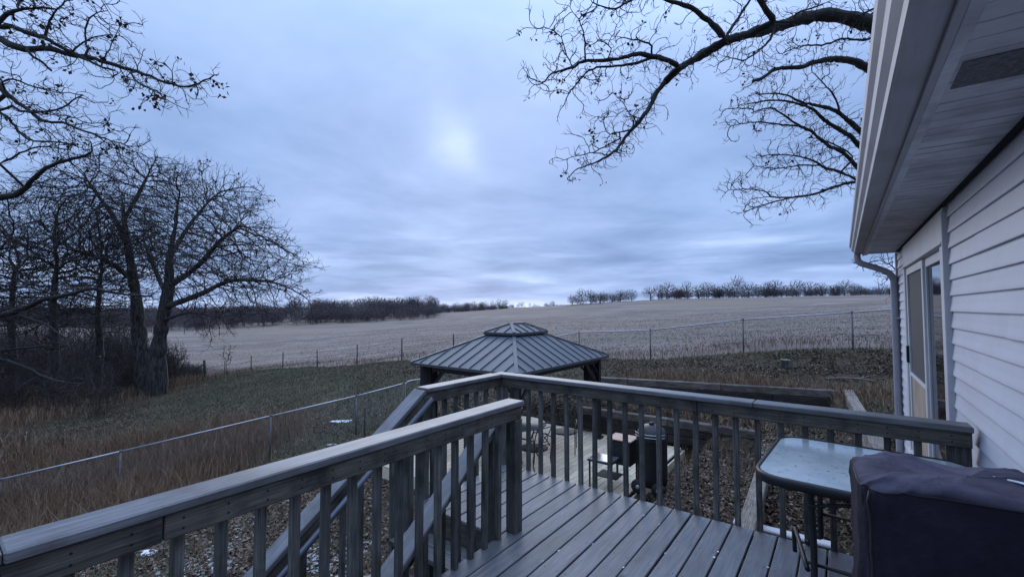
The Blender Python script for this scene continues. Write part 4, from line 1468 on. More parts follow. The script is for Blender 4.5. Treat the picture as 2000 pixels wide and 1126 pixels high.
def chain_mesh(A0, A1, h, cell=0.066, r=0.0017):
    """woven diamond wire between two posts: two families of diagonal wires, three-sided"""
    A0, A1 = np.array(A0), np.array(A1)
    L = float(np.linalg.norm((A1 - A0)[:2]))
    ex = (A1 - A0) / L
    ez = np.array([0, 0, 1.0])
    ny = np.cross(ex, ez)
    segs = []
    s = -h
    while s < L:
        for sg in (1, -1):
            a0, a1 = s, s + h
            t0, t1 = max(0, -a0 / h), min(1, (L - a0) / h)
            if t1 > t0:
                za, zb = (t0, t1) if sg == 1 else (1 - t0, 1 - t1)
                p = A0 + ex * (a0 + h * t0) + ez * (h * za) + ny * 0.003 * sg
                q = A0 + ex * (a0 + h * t1) + ez * (h * zb) + ny * 0.003 * sg
                segs.append((p, q))
        s += cell
    P = np.array([x for sg in segs for x in sg])
    starts = list(range(0, len(P), 2))
    return rings(P, tangents(P, starts), np.full(len(P), r), starts, 3)


def chain_fence(label, pts, h=1.16, name='chain_link_fence', drop_last_mesh=False):
    P = []
    for (x, y, zt) in pts:
        P.append(Vector((x, y, zt)))
    o0 = P[0].copy()
    o0.z = gz(o0.x, o0.y)
    root = link(name, None, loc=o0)
    tag(root, label, 'fence')
    allv, allf, off = [], [], 0
    for i, p in enumerate(P):
        g = gz(p.x, p.y)
        tube_between('post', root, (p.x, p.y, g - 0.15), (p.x, p.y, p.z + 0.0), 0.026, GALV_P, 8, o0)
        link('post_cap', lathe('post_cap', [(0.032, -0.02), (0.034, 0.0), (0.025, 0.025), (0.004, 0.035)], 10, GALV_P), root, p - o0)
    for a, b in zip(P[:-1], P[1:]):
        tube_between('top_rail', root, a + Vector((0, 0, -0.01)), b + Vector((0, 0, -0.01)), 0.0215, GALV, 8, o0)
        v, f = chain_mesh(a - Vector((0, 0, h)) - o0, b - Vector((0, 0, h)) - o0, h - 0.02)
        me = np_mesh('chain_mesh', v, f, GALV_WIRE)
        link('chain_mesh', me, root)
    return root


def build_fences():
    # left fence: top rail traced where it runs, posts about 3 m apart
    def top(px, py, d):
        return tuple(at_depth(px, py, d))
    L = [top(-160, 972, 10.6), top(0, 935, 10.9), top(236, 880, 11.6), top(529, 811, 12.9), top(696, 772, 14.3), top(788, 748, 15.4)]
    # keep the posts vertical and let the ground meet them
    chain_fence('galvanised chain link fence crossing the yard at the left, frosted top rail', L)
    R = [top(862, 727, 16.4), top(930, 704, 17.8), top(1040, 664, 19.4), top(1131, 648, 19.9), top(1270, 644, 17.6), top(1451, 623, 15.7), top(1664, 609, 14.0), top(1880, 592, 12.6)]
    chain_fence('galvanised chain link fence along the field edge behind the gazebo and on to the right', R)
    # walk gate with rounded corners between the two
    a, b = at_depth(788, 748, 15.4), at_depth(862, 727, 16.4)
    g0 = a.copy()
    g0.z -= 1.16
    root = link('fence_gate', None, loc=g0)
    tag(root, 'narrow pipe gate with rounded corners by the gazebo', 'gate')
    d = (b - a)
    d.z = 0
    ln = d.length
    e = d.normalized()
    z = Vector((0, 0, 1))
    q = lambda s, h: e * s + z * h
    s0, s1 = 0.07, ln - 0.07
    zt = 1.22
    path = smooth_path([q(s0, 0.08), q(s0, zt - 0.22), q(s0 + 0.05, zt - 0.05), q(s0 + 0.22, zt), q((s0 + s1) / 2, zt + 0.02), q(s1 - 0.22, zt + 0.10), q(s1 - 0.05, zt + 0.05), q(s1, zt - 0.12), q(s1, 0.12)], 6)
    link('gate_frame', tube_mesh('gate_frame', path, 0.02, 8, GALV), root)
    link('gate_bar', tube_mesh('gate_bar', [q(s0, 0.10), q(s1, 0.14)], 0.018, 8, GALV), root)
    v, f = chain_mesh(q(s0, 0.1), q(s1, 0.1), zt - 0.16)
    link('chain_mesh', np_mesh('chain_mesh', v, f, GALV_WIRE), root)
    # wire fence on dark posts between yard and field
    spec = [(443, 37.0, 1.1), (494, 34.0, 1.15), (555, 32.0, 1.15), (622, 29.8, 1.15), (699, 26.6, 1.2), (786, 24.2, 1.2), (887, 22.2, 1.2)]
    pp = []
    for (px, dd, hh) in spec:
        x = (px - 1000) / F_PX * dd
        pp.append((Vector((x, dd, gz(x, dd))), hh))
    x = (405 - 1000) / F_PX * 38.5
    w = Vector((x, 38.5, gz(x, 38.5)))
    root = link('wire_fence', None, loc=w)
    tag(root, 'farm wire fence on thin dark posts between the yard and the field', 'fence')
    for p, hh in pp:
        tube_between('post', root, p - Vector((0, 0, 0.2)), p + Vector((rnd.uniform(-.03, .03), 0, hh)), 0.034, TPOST, 5, w)
    tube_between('corner_post', root, w - Vector((0, 0, 0.2)), w + Vector((-0.12, 0, 1.4)), 0.10, TPOST, 8, w)
    tube_between('corner_brace', root, w + Vector((-1.6, -0.3, 0.0)), w + Vector((-0.15, 0, 1.05)), 0.05, TPOST, 6, w)
    line = [w] + [p for p, _ in pp] + [Vector((3.0, 20.0, gz(3.0, 20.0)))]
    for h in (0.35, 0.70, 1.02):
        for a, b in zip(line[:-1], line[1:]):
            tube_between('wire', root, a + z * h, b + z * h, 0.005, TPOST, 3, w)
    # two loose steel posts standing in the yard
    for (px, py0, d, hh, lab) in ((715, 828, 10.9, 1.35, 'thin dark steel post standing by the leaf pile left of the gazebo'), (899, 742, 15.0, 1.2, 'thin dark steel post seen under the left gazebo eave')):
        x = (px - 1000) / F_PX * d
        g = gz(x, d)
        o = link('steel_post', None, loc=(x, d, g))
        tag(o, lab, 'post')
        top_z = hh
        link('shaft', tube_mesh('shaft', [(0, 0, -0.1), (0.01, 0, top_z)], 0.023, 5, TPOST), o)
        for k in range(8):
            link('stud', box_mesh((0.02, 0.04, 0.012), TPOST, 0.002), o, (0.004, -0.02, 0.2 + k * 0.12))


build_fences()


# ------------------------------------------------------------------ trees: grown towards points spread through the crown
def colonize(nodes, parent, att, step, di, dk, iters, jitter=0.25, trop=(0, 0, 0), maxkids=3, rs=None):
    rs = rs or np.random.default_rng(1)
    nodes = np.array(nodes, float)
    parent = list(parent)
    att = np.array(att, float)
    nd = np.full(len(att), 1e9)
    ni = np.zeros(len(att), int)

    def upd(newpts, base):
        nonlocal nd, ni
        for s in range(0, len(newpts), 400):
            c = newpts[s:s + 400]
            d = np.sqrt(np.maximum(0, (att ** 2).sum(1)[:, None] + (c ** 2).sum(1)[None] - 2 * att @ c.T))
            j = d.argmin(1)
            m = d[np.arange(len(att)), j]
            k = m < nd
            nd[k] = m[k]
            ni[k] = j[k] + s + base
    upd(nodes, 0)
    kids = np.zeros(len(nodes) + 200000, int)
    for p in parent:
        if p >= 0:
            kids[p] += 1
    trop = np.array(trop, float)
    for it in range(iters):
        keep = nd > dk
        att, nd, ni = att[keep], nd[keep], ni[keep]
        if not len(att):
            break
        act = nd < di
        act &= kids[ni] < maxkids
        if not act.any():
            break
        v = att[act] - nodes[ni[act]]
        v /= np.linalg.norm(v, axis=1, keepdims=True) + 1e-9
        u, inv = np.unique(ni[act], return_inverse=True)
        acc = np.zeros((len(u), 3))
        np.add.at(acc, inv, v)
        acc /= np.linalg.norm(acc, axis=1, keepdims=True) + 1e-9
        # keep some of the parent's heading so that branches stay stiff
        par = np.array(parent)[u]
        hd = np.where(par[:, None] >= 0, nodes[u] - nodes[np.maximum(par, 0)], 0)
        hd /= np.linalg.norm(hd, axis=1, keepdims=True) + 1e-9
        acc = acc + 0.6 * hd + trop + rs.normal(0, jitter, acc.shape)
        acc /= np.linalg.norm(acc, axis=1, keepdims=True) + 1e-9
        new = nodes[u] + acc * step
        base = len(nodes)
        kids[u] += 1
        nodes = np.vstack([nodes, new])
        parent += list(u)
        upd(new, base)
    return nodes, np.array(parent)


def add_twigs(nodes, parent, ntrace, prob, length, seed, seg=3, up=0.1, tipmax=6, fork=0.5):
    """short stiff side twigs on the fine branches, some forked"""
    rs = np.random.default_rng(seed)
    n = len(nodes)
    par = np.array(parent)
    hd = np.where(par[:, None] >= 0, nodes - nodes[np.maximum(par, 0)], 0)
    hd /= np.linalg.norm(hd, axis=1, keepdims=True) + 1e-9
    # how far from the tips: fine wood only
    far = np.zeros(n, int)
    for i in range(n - 1, -1, -1):
        if par[i] >= 0:
            far[par[i]] = max(far[par[i]], far[i] + 1)
    base = np.where((far <= tipmax) & (np.arange(n) >= ntrace) & (rs.random(n) < prob))[0]
    Ns, Ps = [nodes], [par]
    cnt = n
    cur, head, ln = base, hd[base], length * rs.uniform(0.5, 1.3, len(base))
    pos = nodes[base]
    perp = np.cross(head, rs.normal(size=head.shape))
    perp /= np.linalg.norm(perp, axis=1, keepdims=True) + 1e-9
    ang = rs.uniform(0.5, 1.1, (len(base), 1))
    d = head * np.cos(ang) + perp * np.sin(ang)
    for k in range(seg):
        d = d + rs.normal(0, 0.16, d.shape) + np.array([0, 0, up])
        d /= np.linalg.norm(d, axis=1, keepdims=True)
        pos = pos + d * (ln / seg)[:, None]
        Ns.append(pos)
        Ps.append(cur)
        cur = np.arange(cnt, cnt + len(pos))
        cnt += len(pos)
        if k == 0 and fork:
            f = rs.random(len(pos)) < fork
            q = np.cross(d[f], rs.normal(size=d[f].shape))
            q /= np.linalg.norm(q, axis=1, keepdims=True) + 1e-9
            d2 = d[f] * 0.75 + q * 0.66
            Ns.append(pos[f] + d2 * (ln[f] * 0.5)[:, None])
            Ps.append(cur[f])
            cnt2 = int(f.sum())
            cnt += cnt2
    return np.vstack(Ns), np.concatenate(Ps)


def radii(nodes, parent, tip, e=2.3, given=None):
    n = len(nodes)
    acc = np.zeros(n)
    r = np.zeros(n)
    for i in range(n - 1, -1, -1):
        r[i] = max(tip, acc[i] ** (1 / e)) if acc[i] > 0 else tip
        if given is not None and i < len(given) and given[i] > 0:
            r[i] = max(given[i], min(r[i], given[i] * 1.25))
        if parent[i] >= 0:
            acc[parent[i]] += r[i] ** e
    return r


def chains(nodes, parent, r):
    n = len(nodes)
    kids = [[] for _ in range(n)]
    roots = []
    for i in range(n):
        if parent[i] >= 0:
            kids[parent[i]].append(i)
        else:
            roots.append(i)
    out = []
    stack = [(None, q) for q in roots]
    while stack:
        par, i = stack.pop()
        ch = [] if par is None else [par]
        while True:
            ch.append(i)
            ks = kids[i]
            if not ks:
                break
            m = max(ks, key=lambda k: r[k])
            for k in ks:
                if k != m:
                    stack.append((i, k))
            i = m
        out.append((ch, par is not None))
    return out


def tree_meshes(nodes, parent, r, thick=0.035, sides_thick=7, sides_thin=3, wob=0.0):
    """two arrays of tubes: limbs and twigs"""
    res = []
    chs = chains(nodes, parent, r)
    for sel, sides in ((True, sides_thick), (False, sides_thin)):
        idx, rad, starts = [], [], []
        for ch, has in chs:
            rr = r[ch[1]] if has and len(ch) > 1 else r[ch[0]]
            if len(ch) < 2 or (rr > thick) != sel:
                continue
            starts.append(len(idx))
            q = list(r[ch])
            if has:
                q[0] = min(q[0], q[1] * 1.15)
            q[-1] *= 0.55
            idx += ch
            rad += q
        if not idx:
            res.append(None)
            continue
        P = nodes[np.array(idx)]
        T = tangents(P, starts)
        R = np.array(rad)
        if sel and wob:
            R = R * (1 + wob * (vnoise(P[:, 0] + P[:, 2], P[:, 1] - P[:, 2], 6.0, 4) - 0.5))
        res.append(rings(P, T, R, starts, sides))
    return res


def leaf_quads(pts, size, rs, droop=0.5):
    n = len(pts)
    a = rs.normal(size=(n, 3))
    a[:, 2] -= droop
    a /= np.linalg.norm(a, axis=1, keepdims=True)
    b = np.cross(a, rs.normal(size=(n, 3)))
    b /= np.linalg.norm(b, axis=1, keepdims=True)
    s = size * rs.uniform(0.6, 1.3, (n, 1))
    p = np.array(pts)
    m = p + a * s * 0.55
    nrm = np.cross(a, b)
    v = np.stack([p, m + b * s * 0.34 + nrm * s * 0.12, p + a * s, m - b * s * 0.34 + nrm * s * 0.12], 1).reshape(-1, 3)
    return v, np.arange(4 * n).reshape(-1, 4)


def put_tree(name, label, cat, base, nodes, parent, r, limb_mat, twig_mat, leaf_frac=0.05, leaf_size=0.06, seed=0, group=None, thick=0.035, leaf_n=3, sides=7, names=('trunk', 'crown')):
    base = Vector(base)
    root = link(name, None, loc=base)
    tag(root, label, cat, group)
    lim, tw = tree_meshes(nodes - np.array(base), parent, r, thick, sides, 3, 0.35)
    for nm, res, mt in ((names[0], lim, limb_mat), (names[1], tw, twig_mat)):
        if res is not None:
            link(nm, np_mesh(nm, res[0], res[1], mt, True), root)
    if leaf_frac:
        rs = np.random.default_rng(seed + 50)
        kid = np.zeros(len(nodes), bool)
        kid[parent[parent >= 0]] = True
        tips = np.where(~kid)[0]
        sel = tips[rs.random(len(tips)) < leaf_frac]
        if len(sel):
            pts = np.repeat(nodes[sel] - np.array(base), leaf_n, 0) + rs.normal(0, leaf_size * 0.35, (len(sel) * leaf_n, 3))
            v, f = leaf_quads(pts, leaf_size, rs)
            link('dead_leaves', np_mesh('dead_leaves', v, f, DEADLEAF), root)
    return root


def limb_nodes(traces, org, sc, depth, base=None, step=0.10, seed=0):
    """traced limbs (crop coordinates, pixel widths) -> skeleton nodes with radii; each trace hangs on the nearest earlier node or on the trunk"""
    r = random.Random(seed)
    nodes, parent, given = [], [], []
    for tr in traces:
        pts, w0, w1, d0, d1 = tr[:5]
        P = []
        for k, (cx, cy) in enumerate(pts):
            t = k / (len(pts) - 1)
            P.append(at_depth(org[0] + cx / sc, org[1] + cy / sc, d0 + (d1 - d0) * t + r.uniform(-0.10, 0.10)))
        P = smooth_path(P, 8)
        # resample
        Q = [P[0]]
        for q in P[1:]:
            if (q - Q[-1]).length >= step:
                Q.append(q)
        Q.append(P[-1])
        first = len(nodes)
        near = -1
        if nodes:
            arr = np.array([tuple(n) for n in nodes])
            dd = np.linalg.norm(arr - np.array(tuple(Q[0])), axis=1)
            if dd.min() < 1.6:
                near = int(dd.argmin())
        for k, q in enumerate(Q):
            t = k / (len(Q) - 1)
            w = (w0 + (w1 - w0) * t ** 0.85) / sc
            dep = d0 + (d1 - d0) * t
            jit = Vector((r.gauss(0, 1), r.gauss(0, 1), r.gauss(0, 1))) * 0.008
            nodes.append(q + jit)
            given.append(max(0.004, w * dep / F_PX / 2))
            parent.append(near if k == 0 else len(nodes) - 2)
    return nodes, parent, given


def spray(nodes, given, n, r0, r1, seed, thin_bias=1.0, lift=0.0, flat=0.75):
    """points round the limbs for the twigs to grow to"""
    rs = np.random.default_rng(seed)
    N = np.array([tuple(q) for q in nodes])
    g = np.array(given)
    w = 1.0 / (g + 0.03) ** thin_bias
    idx = rs.choice(len(N), n, p=w / w.sum())
    d = rs.normal(size=(n, 3))
    d /= np.linalg.norm(d, axis=1, keepdims=True)
    d[:, 2] = d[:, 2] * flat + lift
    return N[idx] + d * rs.uniform(r0, r1, (n, 1))


def overhang_trees():
    o, s = (1000, 0), 2.559
    t1 = [
        ([(2330, 330), (2150, 215), (1980, 150), (1840, 130), (1700, 95), (1570, 75), (1450, 95), (1330, 130), (1200, 165), (1070, 205), (980, 255), (900, 305), (840, 340), (770, 405), (720, 470), (690, 530), (640, 600), (570, 680), (540, 725), (480, 780), (410, 815), (330, 840)], 105, 6, 13.2, 10.0),
        ([(835, 335), (760, 295), (640, 270), (560, 285), (480, 300), (350, 310), (290, 345), (210, 360), (150, 420)], 30, 4, 10.6, 9.6),
        ([(700, 290), (600, 320), (500, 330), (400, 345), (340, 400), (285, 465)], 14, 4, 10.4, 9.8),
        ([(1070, 200), (1000, 120), (940, 75), (890, 35), (800, 10), (720, -20), (600, -40)], 34, 14, 10.9, 10.2),
        ([(1310, 110), (1280, 60), (1240, 0), (1180, -90)], 36, 22, 11.2, 10.9),
        ([(1080, 170), (1130, 90), (1190, 0), (1230, -60)], 15, 10, 11.0, 11.3),
        ([(720, -20), (600, 0), (540, 35), (480, 45), (400, 10)], 13, 4, 10.2, 9.8),
        ([(1310, 150), (1280, 210), (1220, 265), (1150, 300), (1090, 290)], 13, 4, 11.2, 10.6),
        ([(650, 590), (600, 580), (560, 520), (520, 470)], 7, 3, 10.2, 10.0),
        ([(600, 650), (520, 660), (480, 670), (450, 590)], 11, 3, 10.1, 9.9),
        ([(540, 690), (440, 745), (370, 770), (290, 785)], 9, 3, 10.0, 9.8),
        ([(700, 280), (690, 220), (620, 200), (540, 185)], 11, 4, 10.4, 10.1),
        ([(370, 300), (360, 190), (340, 110), (280, 30)], 8, 3, 9.8, 9.6),
        ([(300, 330), (270, 260), (240, 180), (160, 130)], 7, 3, 9.7, 9.5),
        ([(480, 290), (495, 240), (440, 205), (380, 235)], 8, 3, 10.0, 9.8),
        ([(1400, 110), (1420, 70), (1500, 40), (1560, 20)], 12, 5, 11.4, 11.0),
        ([(1840, 30), (1780, 80), (1700, 70)], 8, 4, 11.8, 11.4),
    ]
    nodes, par, giv = limb_nodes(t1, o, s, 10, seed=1)
    # trunk behind the house
    bx, by = 15.8, 13.2
    bz = gz(bx, by)
    head = nodes[0]
    tr = smooth_path([(bx, by, bz - 0.2), (bx + 0.1, by, bz + 2.5), (bx - 0.2, by + 0.1, bz + 5), tuple(head)], 8)
    k = len(tr) - 1
    nodes = [Vector(q) for q in tr[:-1]] + nodes
    giv = list(np.linspace(0.42, 0.30, k)) + giv
    par = [-1] + list(range(k - 1)) + [(p + k if p >= 0 else k - 1) for p in par]
    rs = np.random.default_rng(2)
    att = spray(nodes[k + 12:], giv[k + 12:], 1900, 0.10, 0.75, 3, 0.8, -0.02)
    n, p = colonize(nodes, par, att, 0.085, 0.5, 0.10, 60, 0.2, rs=rs)
    n, p = add_twigs(n, p, len(nodes), 0.42, 0.20, 71)
    r = radii(n, p, 0.0046, 2.4, giv)
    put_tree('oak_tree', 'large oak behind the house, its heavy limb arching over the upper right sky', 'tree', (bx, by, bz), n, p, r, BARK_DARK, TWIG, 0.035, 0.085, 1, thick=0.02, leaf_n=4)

    t2 = [
        ([(2250, 560), (2080, 440), (1930, 390), (1810, 355), (1760, 330), (1700, 305), (1600, 295), (1520, 310), (1440, 335), (1320, 345), (1260, 385), (1205, 405)], 60, 13, 16.0, 13.4),
        ([(2080, 440), (1950, 250), (1830, 185), (1760, 200), (1650, 195), (1560, 225), (1450, 230), (1340, 270)], 20, 3, 14.8, 13.6),
        ([(2180, 900), (2000, 800), (1850, 730), (1760, 670), (1690, 610), (1620, 555), (1540, 530), (1450, 510), (1350, 470), (1220, 470)], 40, 4, 15.6, 13.2),
        ([(1900, 800), (1750, 740), (1690, 680), (1600, 625), (1550, 590), (1500, 545), (1400, 510), (1300, 500), (1180, 520)], 32, 4, 15.0, 13.6),
        ([(2050, 1000), (1850, 930), (1730, 840), (1660, 765), (1580, 725), (1500, 660), (1430, 625), (1350, 570), (1290, 540), (1200, 560)], 34, 4, 15.4, 13.4),
        ([(1850, 940), (1720, 895), (1640, 860), (1560, 835), (1500, 800), (1400, 775), (1250, 775)], 15, 3, 14.8, 13.6),
        ([(1900, 900), (1720, 910), (1620, 930), (1510, 970), (1400, 985), (1310, 985), (1270, 960), (1200, 945), (1080, 950)], 16, 3, 14.9, 13.8),
        ([(1400, 985), (1300, 1010), (1230, 1030), (1160, 1060)], 7, 3, 14.2, 14.0),
        ([(1430, 630), (1330, 620), (1220, 610), (1090, 630)], 8, 3, 13.9, 13.6),
        ([(1560, 830), (1450, 825), (1340, 840), (1210, 830)], 7, 3, 14.2, 13.8),
        ([(1640, 570), (1610, 480), (1560, 420), (1500, 360)], 10, 3, 14.0, 13.8),
        ([(1640, 860), (1700, 780), (1560, 700), (1480, 690)], 8, 3, 14.4, 13.9),
        ([(1200, 545), (1130, 540), (1070, 545)], 5, 3, 13.5, 13.4),
        ([(2000, 1500), (1950, 1400), (1900, 1330), (1840, 1300)], 8, 3, 14.4, 14.2),
        ([(1950, 1400), (1880, 1380), (1850, 1340)], 6, 3, 14.4, 14.2),
    ]
    nodes, par, giv = limb_nodes(t2, o, s, 14, seed=2)
    bx, by = 20.2, 17.0
    bz = gz(bx, by)
    tr = smooth_path([(bx, by, bz - 0.2), (bx, by, bz + 2), (bx - 0.4, by, bz + 4), tuple(nodes[0])], 8)
    k = len(tr) - 1
    first = nodes[0]
    nodes = [Vector(q) for q in tr[:-1]] + nodes
    giv = list(np.linspace(0.40, 0.26, k)) + giv
    par = [-1] + list(range(k - 1)) + [(p + k if p >= 0 else k - 3) for p in par]
    att = spray(nodes[k + 6:], giv[k + 6:], 2300, 0.12, 0.75, 5, 0.8, 0.02)
    n, p = colonize(nodes, par, att, 0.10, 0.6, 0.11, 60, 0.2, rs=np.random.default_rng(4))
    n, p = add_twigs(n, p, len(nodes), 0.40, 0.24, 72)
    r = radii(n, p, 0.0052, 2.4, giv)
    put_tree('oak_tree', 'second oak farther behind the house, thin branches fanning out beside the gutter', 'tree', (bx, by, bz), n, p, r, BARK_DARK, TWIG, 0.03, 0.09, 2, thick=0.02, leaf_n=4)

    # near oak off the left edge
    o, s = (0, 0), 2.503
    t3 = [
        ([(-520, 240), (-300, 160), (-150, 140), (-60, 160), (0, 190), (60, 220), (135, 240), (200, 235), (270, 245), (350, 270), (420, 275), (500, 300), (620, 335), (700, 360), (770, 390), (830, 410), (900, 425), (960, 410), (1060, 365)], 52, 4, 10.6, 9.3),
        ([(-300, 160), (-120, 110), (0, 130), (60, 130), (130, 160), (210, 180), (270, 215), (340, 250), (420, 290), (500, 330), (560, 345)], 30, 9, 10.4, 9.5),
        ([(-120, 110), (-40, 130), (0, 100), (40, 70), (110, 45), (200, 40), (290, 45)], 28, 8, 10.3, 9.8),
        ([(230, 170), (240, 110), (270, 60), (330, 0)], 13, 6, 9.9, 9.8),
        ([(430, 240), (415, 180), (430, 110), (460, 70), (530, 50)], 9, 3, 9.7, 9.5),
        ([(640, 355), (680, 410), (740, 435), (780, 455), (810, 490)], 8, 4, 9.5, 9.3),
        ([(360, 250), (400, 215), (470, 180), (545, 170)], 9, 3, 9.8, 9.6),
        ([(520, 260), (560, 180), (590, 120)], 6, 3, 9.6, 9.5),
        ([(130, 240), (150, 270), (200, 300), (245, 342)], 15, 9, 10.0, 9.9),
        ([(90, 50), (95, 0), (90, -40)], 14, 10, 10.1, 10.2),
        ([(170, 40), (165, -30)], 12, 8, 10.0, 10.1),
        ([(-520, 520), (-250, 400), (-30, 400), (10, 440), (70, 490), (130, 530), (190, 580), (250, 600), (310, 600), (380, 630), (450, 655), (540, 685), (620, 708)], 36, 3, 10.8, 9.6),
        ([(-100, 560), (0, 540), (60, 520), (100, 545), (200, 548), (260, 540), (320, 520), (360, 485), (405, 465)], 14, 4, 10.4, 9.8),
        ([(320, 590), (350, 570), (420, 600), (500, 605), (530, 600)], 6, 3, 9.9, 9.7),
        ([(-60, 530), (0, 550), (50, 590), (90, 640), (140, 680), (200, 690), (290, 695), (370, 710)], 15, 4, 10.3, 9.8),
        ([(10, 400), (60, 385), (150, 420), (300, 458)], 8, 3, 10.2, 9.9),
        ([(-520, 1050), (-250, 1000), (0, 965), (100, 940), (200, 840), (300, 790), (400, 765), (440, 750)], 44, 10, 11.6, 10.6),
        ([(0, 800), (100, 750), (200, 715), (340, 735)], 9, 3, 10.9, 10.7),
        ([(-520, 1620), (-250, 1590), (-100, 1570), (0, 1541), (60, 1526), (130, 1501), (220, 1461), (330, 1441), (440, 1411), (540, 1426), (640, 1441), (740, 1446)], 44, 8, 13.4, 12.2),
        ([(60, 1541), (160, 1561), (230, 1591), (300, 1641), (380, 1691)], 16, 6, 12.9, 12.4),
        ([(-250, 1690), (0, 1751), (60, 1771), (140, 1801), (220, 1841), (300, 1866), (400, 1876)], 16, 7, 12.8, 12.0),
        ([(-250, 1700), (0, 1711), (100, 1701), (200, 1691), (310, 1691)], 16, 6, 13.0, 12.6),
    ]
    nodes, par, giv = limb_nodes(t3, o, s, 10, seed=3)
    bx, by = -15.6, 11.8
    bz = gz(bx, by)
    tr = [Vector((bx + 0.08 * math.sin(z * 0.7), by, bz - 0.2 + z)) for z in np.linspace(0, 13.5, 60)]
    k = len(tr)
    tn = np.array([tuple(q) for q in tr])
    # connect every loose limb base to the trunk a little below its own height
    nn, pp, gg = list(tr), [-1] + list(range(k - 1)), list(np.linspace(0.46, 0.20, k))
    shift = k
    extra = []
    for q, p_, g in zip(nodes, par, giv):
        nn.append(q)
        pp.append(p_ + shift if p_ >= 0 else -2)
        gg.append(g)
    for i in range(k, len(nn)):
        if pp[i] == -2:
            j = int(np.abs(tn[:, 2] - (nn[i].z - 0.5)).argmin())
            # bridge drawn as its own short limb, parent order kept by writing the limb base onto the trunk
            pp[i] = j
    att = spray(nodes, giv, 2300, 0.10, 0.72, 7, 0.7, 0.02)
    n, p = colonize(nn, pp, att, 0.085, 0.5, 0.10, 60, 0.2, rs=np.random.default_rng(6))
    n, p = add_twigs(n, p, len(nn), 0.40, 0.22, 73)
    r = radii(n, p, 0.0046, 2.4, gg)
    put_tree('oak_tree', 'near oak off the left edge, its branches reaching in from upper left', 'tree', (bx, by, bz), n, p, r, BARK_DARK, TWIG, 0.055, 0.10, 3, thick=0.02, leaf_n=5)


def grow_oak(base, trunks, blobs, natt, step, di, dk, seed, tip, jitter=0.3):
    """trunks: list of skeleton paths (world) with radii; blobs: ellipsoids (centre, radii, weight) filled with points"""
    rs = np.random.default_rng(seed)
    nodes, par, giv = [], [], []
    for (path, r0, r1) in trunks:
        P = smooth_path(path, 8)
        near = -1
        if nodes:
            arr = np.array([tuple(q) for q in nodes])
            near = int(np.linalg.norm(arr - np.array(tuple(P[0])), axis=1).argmin())
        for i, q in enumerate(P):
            nodes.append(q)
            par.append(near if i == 0 else len(nodes) - 2)
            giv.append(r0 + (r1 - r0) * i / (len(P) - 1))
    att = []
    W_ = sum(b[2] for b in blobs)
    for c, ra, w in blobs:
        m = int(natt * w / W_)
        d = rs.normal(size=(m, 3))
        d /= np.linalg.norm(d, axis=1, keepdims=True)
        q = np.array(c) + d * (rs.random((m, 1)) ** 0.42) * np.array(ra)
        # gather most of the points into uneven clumps so the crown has gaps and lobes
        nc = max(6, m // 70)
        cc = np.array(c) + (lambda e: e / np.linalg.norm(e, axis=1, keepdims=True))(rs.normal(size=(nc, 3))) * (rs.random((nc, 1)) ** 0.38) * np.array(ra) * 1.08
        w = cc[rs.integers(0, nc, m)] + rs.normal(0, 0.55, (m, 3)) * np.array([1, 1, 0.8])
        pick = rs.random(m) < 0.68
        q[pick] = w[pick]
        att.append(q)
    att = np.vstack(att)
    n, p = colonize(nodes, par, att, step, di, dk, 140, jitter, rs=rs)
    n, p = add_twigs(n, p, len(nodes), 0.95, 0.50, seed, 3, 0.12, 8, 0.85)
    r = radii(n, p, tip, 2.5, giv)
    return n, p, r


